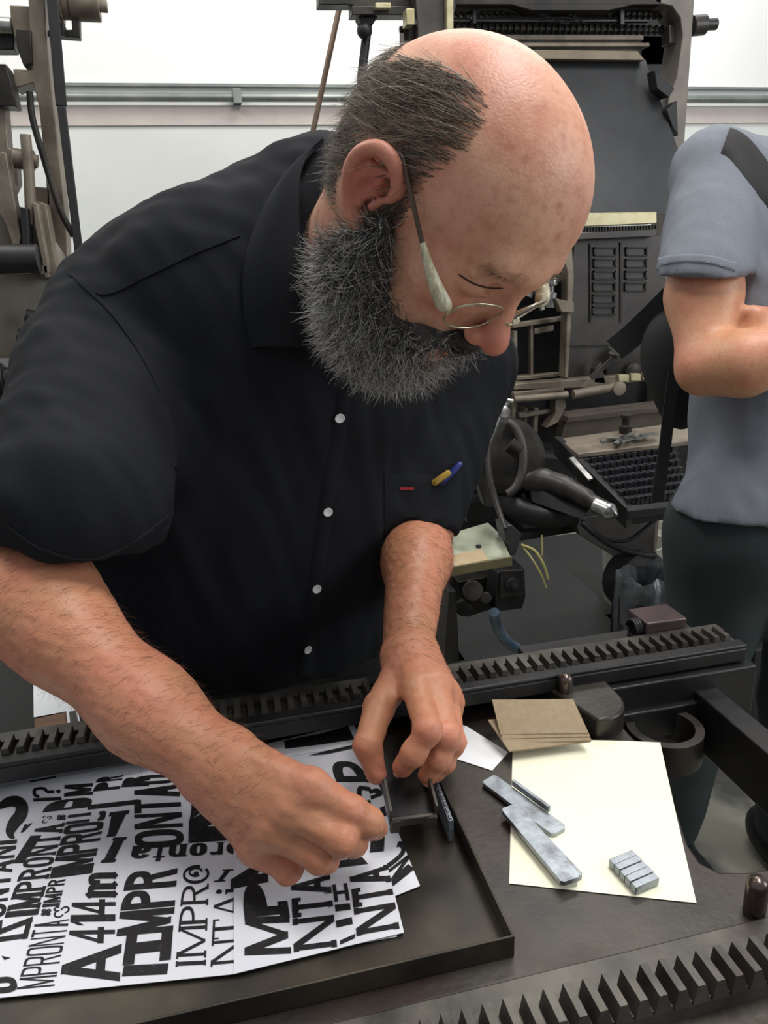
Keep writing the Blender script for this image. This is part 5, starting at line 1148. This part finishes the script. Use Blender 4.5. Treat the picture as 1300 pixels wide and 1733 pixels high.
# keyboard
KX = lambda u, v: None
kq = [V(pw(980, 775, 1.95)), V(pw(1142, 752, 1.99)), V(pw(1128, 842, 1.80)), V(pw(1064, 852, 1.76))]
kq[2] = V(pw(1165, 838, 1.80))
part('copy_shelf', 'beige', lambda b: b.prism([V(pw(945, 742, 2.03)), V(pw(1200, 708, 2.06)), V(pw(1200, 742, 1.97)), V(pw(978, 768, 1.93))], None, (0, 0, -.012)))
def tray_k(b):
    n = (kq[1]-kq[0]).cross(kq[3]-kq[0]).normalized(); n = n if n.z > 0 else -n
    b.prism([q-n*.012 for q in kq], None, -n*.05)
part('keyboard_tray', 'black', tray_k)
part('keyboard_side', 'iron_dark', lambda b: (b.prism([V(pw(938, 738, 2.03)), V(pw(950, 738, 2.03)), V(pw(1072, 856, 1.76)), V(pw(1060, 860, 1.75))], None, (0, 0, -.05)), b.prism([V(pw(1060, 856, 1.75)), V(pw(1200, 840, 1.78)), V(pw(1200, 850, 1.77)), V(pw(1062, 866, 1.74))], None, (0, 0, -.02))))
part('side_slot_plate', 'steel', lambda b: b.prism([V(pw(962, 778, 1.93)), V(pw(972, 776, 1.93)), V(pw(1004, 812, 1.85)), V(pw(996, 816, 1.85))], None, (0, 0, .006)))
kn = (kq[1]-kq[0]).cross(kq[3]-kq[0]).normalized(); kn = kn if kn.z > 0 else -kn
kp = None
M['key'] = mat('key', sr(44, 43, 46), sr(62, 61, 66), .35, .2, scale=60)
for i in range(7):
    for j in range(14):
        u, v = (i+.5)/7, (j+.5)/14
        c = (kq[0]*(1-v)+kq[1]*v)*(1-u)+(kq[3]*(1-v)+kq[2]*v)*u; ux = (kq[1]-kq[0]).normalized(); vy = kn.cross(ux)
        wx = ((kq[1]-kq[0])*(1-u)+(kq[2]-kq[3])*u).length/14*.36; wy = .012
        b = MB(); t0, t1 = .010, .002
        b.add([c-ux*wx-vy*wy-kn*.01, c+ux*wx-vy*wy-kn*.01, c+ux*wx+vy*wy-kn*.01, c-ux*wx+vy*wy-kn*.01, c-ux*wx-vy*wy+kn*t0, c+ux*wx-vy*wy+kn*t0, c+ux*wx+vy*wy+kn*t1, c-ux*wx+vy*wy+kn*t1],
              [(0, 3, 2, 1), (4, 5, 6, 7), (0, 1, 5, 4), (1, 2, 6, 5), (2, 3, 7, 6), (3, 0, 4, 7)])
        b.build('key', 'key', lino)
# vice, pot and levers
part('pot_lever', 'machine_panel', lambda b: (b.tube(catmull([pw(895, 812, 1.85), pw(930, 815, 1.82), pw(965, 828, 1.78), pw(1000, 848, 1.75), pw(1030, 864, 1.72)], 6), [.030]*6+[.026]*6+[.022]*6+[.018]*7, 14)), 0, 1)
part('lever_tip', 'steel', lambda b: b.tube(catmull([pw(1008, 855, 1.74), pw(1028, 864, 1.72), pw(1044, 872, 1.70)], 5), [.019]*6+[.020, .018, .014, .008, .004], 14), 0, 1)
part('lever_web', 'iron_dark', lambda b: b.prism([V(pw(895, 815, 1.83)), V(pw(945, 825, 1.82)), V(pw(1000, 860, 1.76)), V(pw(985, 880, 1.76)), V(pw(900, 850, 1.83))], None, (0, .04, 0)))
part('curved_pipe', 'iron_dark', lambda b: b.tube(catmull([pw(845, 800, 1.9), pw(852, 835, 1.88), pw(880, 862, 1.86), pw(925, 872, 1.84), pw(975, 868, 1.84)], 6), .030, 14), 0, 1)
part('pot_housing', 'black', lambda b: (b.y([(880, 760), (985, 770), (980, 870), (955, 900), (880, 905), (850, 850)], 1.98, .3)), .02)
part('pot_body', 'machine', lambda b: b.lathe(pw(850, 775, 1.98), tuple(pw(855, 775, 1.7)-pw(850, 775, 1.98)), [(.03, 0), (.085, .01), (.10, .05), (.10, .12), (.085, .15), (.03, .16)], 28), 0, .6)
part('pot_band', 'machine_panel', lambda b: b.tube([pw(852+34*math.cos(a), 775+62*math.sin(a), 1.80) for a in np.linspace(-1.4, 1.4, 14)], .011, 8), 0, 1)
SPLIT.add('vise_cap')
part('vise_cap', 'machine', lambda b: (b.y([(820, 700), (870, 705), (882, 760), (870, 770), (850, 735), (825, 735)], 1.76, .06), b.cyl(pw(862, 752, 1.74), pw(880, 765, 1.74), .018, 14), b.y(rect(812, 712, 838, 738), 1.74, .04)))
part('vise_handle', 'steel', lambda b: (b.tube([pw(862, 678, 1.64), pw(850, 700, 1.64), pw(826, 754, 1.64)], .0042, 10), b.cyl(pw(858, 678, 1.64), pw(868, 680, 1.64), .006, 10), b.lathe(pw(853, 698, 1.635), -_F, [(.006, 0), (.013, .001), (.013, .006), (.006, .008)], 16), b.ball(pw(825, 756, 1.64), .006)), 0, .8)
part('vise_shaft', 'machine_panel', lambda b: b.cyl(pw(825, 688, 1.72), pw(850, 698, 1.65), .014, 16), 0, .8)
part('long_lever', 'machine_panel', lambda b: b.tube(catmull([pw(827, 756, 1.64), pw(828, 800, 1.63), pw(840, 850, 1.62), pw(855, 895, 1.6)], 6), .006, 10), 0, 1)
part('curved_plate', 'machine', lambda b: b.prism([V(pw(x, y, 1.68)) for x, y in ((808, 750), (820, 750), (822, 800), (842, 850), (836, 860), (822, 858), (806, 810))], None, (0, .03, 0)))
part('galley_bracket', 'iron_dark', lambda b: (b.prism([V(pw(x, y, 1.6)) for x, y in ((852, 890), (866, 888), (884, 905), (872, 940), (862, 940))], None, (0, .05, 0)), b.y(rect(790, 850, 850, 885), 1.75, .08), b.y([(762, 780), (800, 760), (800, 890), (762, 900)], 1.95, .1)))
def gal(b): b.prism([V(pw(x, y, w_)) for x, y, w_ in ((745, 908, 1.66), (826, 884, 1.70), (848, 905, 1.64), (866, 946, 1.55), (745, 968, 1.52))], None, (0, 0, -.008))
part('slug_galley', mat('galley_metal', sr(168, 172, 152), sr(190, 194, 172), .3, .7, scale=12, rvar=.15, c3=sr(140, 146, 120), scale3=14), gal, .001)
part('galley_label', mat('tan_label', sr(160, 140, 108), sr(172, 152, 120), .7, scale=20), lambda b: b.prism([V(pw(x, y, w_))+V((0, 0, .0012)) for x, y, w_ in ((745, 944, 1.575), (815, 930, 1.585), (826, 948, 1.548), (745, 964, 1.528))], None, (0, 0, -.002)), 0)
part('galley_hole', 'black', lambda b: b.lathe(V(pw(810, 924, 1.605))+V((0, 0, -.001)), (0, 0, 1), [(.006, 0), (.006, .0022)], 14), 0)
part('galley_edge', mat('galley_edge', sr(118, 112, 84), sr(130, 124, 94), .4, .6, scale=20), lambda b: b.bar(V(pw(745, 970, 1.52)), V(pw(866, 949, 1.545)), .006, .018), 0)
ebox = part('switch_box', 'black', lambda b: b.y([(842, 968), (888, 962), (890, 1010), (884, 1030), (838, 1036)], 1.62, .07))
part('switch_plate', 'machine', lambda b: b.y([(848, 966), (886, 964), (884, 1008), (846, 1012)], 1.612, .008), .002)
part('switch_knob', 'black', lambda b: (b.lathe(aty(867, 990, 1.612), (0, -1, 0), [(.020, 0), (.018, .006), (.008, .008), (.008, .02), (.003, .022)], 16)), 0, .7)
part('motor_block', 'machine', lambda b: (b.y([(775, 985), (832, 975), (836, 1030), (790, 1045)], 1.72, .12), b.cyl(aty(800, 1000, 1.70), aty(800, 1000, 1.6), .025, 16), b.cyl(aty(822, 1012, 1.70), aty(822, 1012, 1.62), .015, 12), b.cyl(aty(785, 1025, 1.70), aty(785, 1030, 1.64), .02, 12)))
part('loose_wires', mat('wire_yellow', sr(150, 145, 90), None, .5), lambda b: (b.tube(catmull([pw(883, 922, 1.58), pw(905, 932, 1.56), pw(920, 955, 1.55), pw(928, 980, 1.55)], 6), .0028, 6), b.tube(catmull([pw(885, 925, 1.58), pw(900, 945, 1.56), pw(915, 970, 1.55), pw(925, 995, 1.55)], 6), .002, 6), b.tube([pw(917, 905, 1.8), pw(918, 940, 1.8)], .002, 6)), 0, 1)
part('base_column', 'machine_panel', lambda b: b.y([(972, 878), (1112, 858), (1106, 960), (1060, 955), (980, 905)], 2.05, .3))
part('base_frame', 'iron_dark', lambda b: (b.y([(760, 1000), (772, 1000), (778, 1120), (752, 1125)], 1.62, .5), b.span((.25, 2.02, 0), (1.35, 2.9, .05))))
part('base_panel', 'black', lambda b: b.y([(735, 760), (800, 760), (800, 1000), (735, 1010)], 2.1, .3))
part('cable', 'rubber', lambda b: (b.tube(catmull([pw(985, 880, 1.9), pw(1010, 905, 1.9), pw(1060, 915, 1.9), pw(1110, 880, 1.9)], 6), .005, 8), b.tube(catmull([pw(985, 885, 1.9), pw(1030, 920, 1.88), pw(1080, 938, 1.86), pw(1110, 940, 1.86)], 6), .008, 8)), 0, 1)
# matrices lying on the shelf
for k, (x, y, a) in enumerate([(1030, 748, .1), (1042, 745, -.2), (1056, 748, .15), (1070, 744, -.1), (1084, 741, .3), (1098, 738, 0), (1062, 740, .5), (1046, 751, .8)]):
    c = V(pw(x, y, 1.985-.004*k)); c.z += .004; b = MB(); b.box(c, (.045, .012, .006), Matrix.Rotation(a, 3, 'Z')); o = b.build('brass_matrix', 'steel'); tag(o, 'small metal matrix '+['at left end of', 'second from left in', 'at the near middle of', 'near the right part of', 'second from right in', 'at right end of', 'at the back of', 'nearest the keys in'][k]+' the loose pile above the keyboard', 'matrix', 'matrices lying on the keyboard shelf')
b = MB(); b.lathe(pw(1058, 740, 2.03), (0, 0, 1), [(.016, 0), (.016, .03), (.010, .034), (.010, .05), (.014, .052), (.014, .06)], 14); tag(b.build('small_bottle', 'machine', smooth=.6), 'small dark oil bottle standing at the back of the keyboard shelf', 'bottle')
# dark mat, hose, bucket, bin on the floor
M['floor_dark'] = mat('floor_dark', sr(28, 28, 29), sr(40, 39, 39), .7, scale=4, bump=.2, bscale=20, rvar=.15)
b = MB(); b.span((.05, 1.66, 0), (1.75, 3.2, .004)); tag(b.build('floor_mat', 'floor_dark', bevel=.001), 'dark worn rubber mat on the floor under the typecasting machine', 'mat')
b = MB(); b.tube(catmull([pw(836, 1036, 1.66), pw(842, 1060, 1.70), pw(858, 1085, 1.74), pw(885, 1103, 1.80), pw(915, 1118, 1.86), pw(960, 1150, 1.98)], 8), .012, 12); tag(b.build('flexible_hose', 'hose', smooth=1), 'blue grey flexible conduit hose curving down from the black switch box', 'hose')
b = MB(); c = at(950, 926, 0); 
for r0 in (0,): b.lathe((c.x, 2.45, 0), (0, 0, 1), [(.10, 0), (.115, .20), (.12, .24), (.122, .25), (.112, .25), (.10, .02)], 26)
tag(b.build('plastic_bucket', mat('bucket', sr(170, 168, 158), None, .5), smooth=.6), 'pale plastic bucket on the floor behind the black lever', 'bucket')
bp = V(pw(1094, 1010, 1.75))
bn = empty('waste_bin', (bp.x, bp.y, 0), 'waste bin lined with clear plastic bag between machine and person in polo', 'bin')
zt = pw(1085, 975, 1.75)[2]
b = MB(); b.lathe((bp.x, bp.y, 0), (0, 0, 1), [(.05, 0), (.060, zt-.04), (.064, zt-.04), (.052, .01)], 24); b.build('bin_body', 'iron_dark', bn, smooth=.6)
b = MB(); rows = []
for i, (r, z) in enumerate([(.058, zt-.26), (.062, zt-.18), (.066, zt-.08), (.066, zt+.0), (.056, zt+.012), (.048, zt-.02), (.040, zt-.08)]):
    rows.append([(bp.x+(r+.006*math.sin(7*a+i)+.004*math.sin(17*a+2*i))*math.cos(a), bp.y+(r+.006*math.sin(7*a+i)+.004*math.cos(13*a))*math.sin(a), z+.008*math.sin(5*a+i)) for a in np.linspace(0, 2*PI, 48, endpoint=False)])
b.grid(rows, True); b.build('plastic_bag', 'clear_bag', bn, smooth=1)
b = MB(); c = pw(1052, 975, 1.95); b.lathe((c[0], c[1], c[2]-.0), (.2, -1, .1), [(.02, 0), (.07, .01), (.08, .04), (.08, .08), (.06, .1)], 24); b.cyl((c[0], c[1], 0), (c[0], c[1], c[2]-.06), .02); tag(b.build('pulley_wheel', 'black', smooth=.6), 'black pulley wheel on a stand beside the clear waste bag', 'wheel')
# thin brown rod and black strut rising behind his head, standing beside the machine
b = MB(); _a, _b = aty(590, -60, 2.4), aty(524, 250, 2.4); b.tube([_a, _b, _b+(_b-_a)*(_b.z/(_a.z-_b.z))], .008, 8); tag(b.build('metal_rod', mat('brown_rod', sr(104, 86, 74), sr(120, 100, 86), .4, .5, scale=30), smooth=1), 'thin brown metal rod slanting up behind the bearded man', 'rod')
def arm(b):
    b.y([(540, -20), (700, -20), (700, 25), (650, 22), (600, 24), (596, 8), (540, 8)], YM+.1, .05)
    b.y(rect(596, 10, 712, 25), YM+.08, .05)
part('side_arm', 'machine', arm)
part('arm_block', 'brass', lambda b: (b.y(rect(688, 14, 702, 42), YM+.04, .04), b.y(rect(636, 4, 662, 14), YM+.06, .03)))
part('side_knob', 'machine', lambda b: (b.cyl(aty(676, 50, YM+.1), aty(700, 50, YM+.1), .008, 12), b.y(rect(684, 40, 712, 92), YM+.09, .05)))
part('support_strut', 'black', lambda b: (b.tube([aty(624, 30, YM+.12), aty(612, 130, YM+.12), (aty(560, 500, YM+.12).x, YM+.12, 0)], .012, 12), b.ball(aty(617, 52, YM+.1), .02), b.y([(606, 28), (640, 28), (632, 40), (612, 40)], YM+.1, .04)), 0, .8)

# ------------------------------------------------------------------ second machine at the left
YL = 1.95
lm = empty('typesetting_machine', tuple(aty(40, 700, YL)), 'brown typecasting machine partly seen at left edge behind shoulder of the bearded man', 'machine'); lm.location.z = 0
def lp(name, m, fn, bevel=.002, smooth=None): return part(name, m, fn, bevel, smooth, lm)
lp('frame_column', 'beige', lambda b: (b.y([(44, -80), (72, -80), (78, 60), (90, 180), (104, 300), (112, 390), (116, 520), (84, 520), (78, 300), (66, 180), (56, 140), (24, 150), (22, 116), (54, 118), (50, 40)], YL, .07)))
footing(84, 116, YL, 0, 520, .07).build('frame_foot', 'beige', lm, bevel=.002)
lp('inner_bracket', 'beige', lambda b: (b.y([(16, 8), (50, 10), (54, 60), (52, 110), (40, 100), (24, 60), (18, 30)], YL+.03, .06),))
lp('counterweight', 'machine', lambda b: (b.y([(26, 48), (52, 50), (55, 108), (40, 112), (28, 80)], YL-.01, .05), b.y([(-40, 40), (22, 40), (24, 84), (-40, 84)], YL+.05, .05), b.y([(-40, 108), (10, 108), (22, 150), (27, 180), (-40, 178)], YL-.05, .06)))
lp('lower_shaft', 'steel', lambda b: b.cyl(aty(-40, 42, YL+.04), aty(20, 44, YL+.04), .016, 14), 0, .7)
lp('drive_belt', 'rubber', lambda b: ([b.bar(aty(82, -80, YL-.04), aty(104, 180, YL-.04), .022, .006, (0, 1, 0)), b.bar(aty(104, 180, YL-.04), aty(140, 480, YL-.04), .018, .006, (0, 1, 0))]))
lp('shaft_hub', 'beige', lambda b: (b.cyl(aty(88, 8, YL), aty(104, 8, YL), .038, 22), b.cyl(aty(104, 8, YL), aty(118, 8, YL), .028, 20), b.cyl(aty(118, 6, YL), aty(168, 8, YL), .032, 24), b.cyl(aty(166, 10, YL), aty(182, 11, YL), .012, 14)), .001, .7)
lp('hub_bracket', 'machine', lambda b: (b.y([(120, 24), (134, 24), (135, 64), (80, 60), (80, 50), (122, 50)], YL-.01, .03), b.y(rect(97, 40, 109, 60), YL-.03, .03), b.cyl(aty(101, 32, YL-.02), aty(102, 42, YL-.02), .005)))
lp('bent_rod', 'machine', lambda b: b.tube(catmull([aty(50, 155, YL-.03), aty(55, 200, YL-.03), aty(72, 260, YL-.03), aty(100, 350, YL-.03), aty(125, 400, YL-.03)], 6), .007, 8), 0, 1)
lp('rocker_lever', 'beige', lambda b: (b.tube(catmull([aty(43, 228, YL-.08), aty(47, 270, YL-.08), aty(50, 310, YL-.08), aty(52, 380, YL-.08)], 5), .011, 10), b.cyl(aty(24, 268, YL-.06), aty(58, 272, YL-.06), .020, 16), b.cyl(aty(56, 272, YL-.06), aty(64, 274, YL-.06), .014, 10)), 0, .7)
lp('cam_arm', 'beige', lambda b: (b.y([(-40, 170), (8, 180), (14, 250), (26, 256), (30, 310), (20, 330), (0, 260), (-40, 260)], YL-.02, .05), b.y([(0, 258), (10, 258), (36, 400), (30, 440), (10, 380), (-20, 330)], YL-.1, .04), b.y([(52, 315), (84, 318), (86, 372), (56, 370)], YL+.0, .05), b.y([(60, 340), (78, 345), (92, 430), (100, 470), (70, 470)], YL-.06, .06), b.y([(56, 342), (64, 345), (80, 440), (82, 470), (76, 470), (58, 380)], YL-.10, .03)))
lp('cam_cluster', 'black', lambda b: (b.y([(-40, 350), (36, 350), (44, 400), (44, 470), (-40, 470)], YL-.02, .1), b.y([(34, 350), (46, 352), (52, 460), (40, 466)], YL-.12, .05), b.cyl(aty(-40, 440, YL-.12), aty(66, 438, YL-.12), .03, 20)), .002)
lp('cam_bar', 'beige', lambda b: (b.y([(-40, 455), (52, 452), (52, 464), (-40, 466)], YL-.13, .04), b.y([(66, 450), (80, 448), (82, 462), (68, 466)], YL-.1, .04)))
lp('fly_wheel', mat('wheel_iron', sr(112, 108, 98), sr(136, 128, 116), .5, .3, scale=8, rvar=.1), lambda b: (b.lathe(aty(-8, 480, YL-.04), (.25, -1, 0), [(.02, -.02), (.155, -.02), (.16, -.01), (.16, .015), (.15, .02), (.02, .02)], 48), ), .001, .6)
lp('wheel_knob', 'black', lambda b: (b.cyl(aty(44, 535, YL-.1), aty(66, 540, YL-.1), .016, 12), b.cyl(aty(30, 570, YL-.1), aty(60, 575, YL-.1), .018, 12)), 0, .7)
lp('lower_cluster', 'black', lambda b: (b.y([(-40, 620), (18, 622), (24, 640), (50, 700), (60, 1160), (-40, 1160)], YL+.02, .2), b.lathe(aty(8, 640, YL-.05), (1, 0, 0), [(.01, -.02), (.035, -.02), (.035, 0), (.025, .005), (.025, .02), (.038, .025), (.038, .04), (.01, .045)], 18)), .003)
# shelf at left behind the far rack with paper and a wooden block
sh = empty('side_table', tuple(at(60, 1200, .74)), 'black side table behind the far rack at left', 'table'); sh.location.z = 0
b = MB(); b.span((-.95, .84, .70), (-.18, 1.6, .74)); b.build('table_top', mat('table_black', sr(14, 14, 15), None, .75), sh, bevel=.003)
for x in (-.9, -.2):
    for y in (.86, 1.55): b = MB(); b.span((x-.02, y-.015, 0), (x+.02, y+.015, .70)); b.build('leg', 'black', sh)
outline_sheet('paper_sheet', [(56, 1136), (140, 1150), (132, 1200), (57, 1214)], .7415, 'white sheet of paper lying on black side table under the forearm', 'white_card')
b = MB(); q = [at(x, y, .765) for x, y in ((57, 1216), (112, 1204), (115, 1228), (58, 1240))]; b.prism(q, None, (0, 0, -.022)); tag(b.build('wooden_block', 'wood', bevel=.002), 'brown wooden block on black side table just behind the toothed rack', 'block')
fr = outline_sheet('white_card', [(112, 1203), (132, 1200), (136, 1226), (115, 1229)], .768, 'small white bordered card beside the brown wooden block', 'white_card', cat='card', th=.003)
b = MB(); q = [at(x, y, .7685) for x, y in ((117, 1205), (128, 1203), (133, 1223), (119, 1226))]; b.prism(q, None, (0, 0, .0004)); b.build('picture', 'machine_panel', fr)

# box with plastic wrapped goods behind the rack end
cb = V(pw(1296, 1080, 2.05)); b = MB(); b.span((cb.x-.07, cb.y-.05, 0), (cb.x+.25, cb.y+.25, cb.z)); tag(b.build('storage_box', 'black', bevel=.004), 'dark storage box on the floor behind the legs of the person in polo', 'box')
rows = []
for i, (r, z) in enumerate([(1.0, .0), (1.02, .03), (.95, .07), (.7, .10), (.3, .115), (.02, .12)]):
    rows.append([(cb.x+.09+r*.15*math.cos(a)*(1+.08*math.sin(6*a+i)), cb.y+.09+r*.13*math.sin(a)*(1+.08*math.cos(5*a+i)), cb.z+.003+z+.008*math.sin(7*a+2*i)*(i > 0)) for a in np.linspace(0, 2*PI, 40, endpoint=False)])
b = MB(); b.grid(rows, True); b.add(rows[0], [tuple(range(40))]); tag(b.build('plastic_bag', 'clear_bag', smooth=1), 'crumpled grey plastic bag on top of the dark storage box', 'bag')
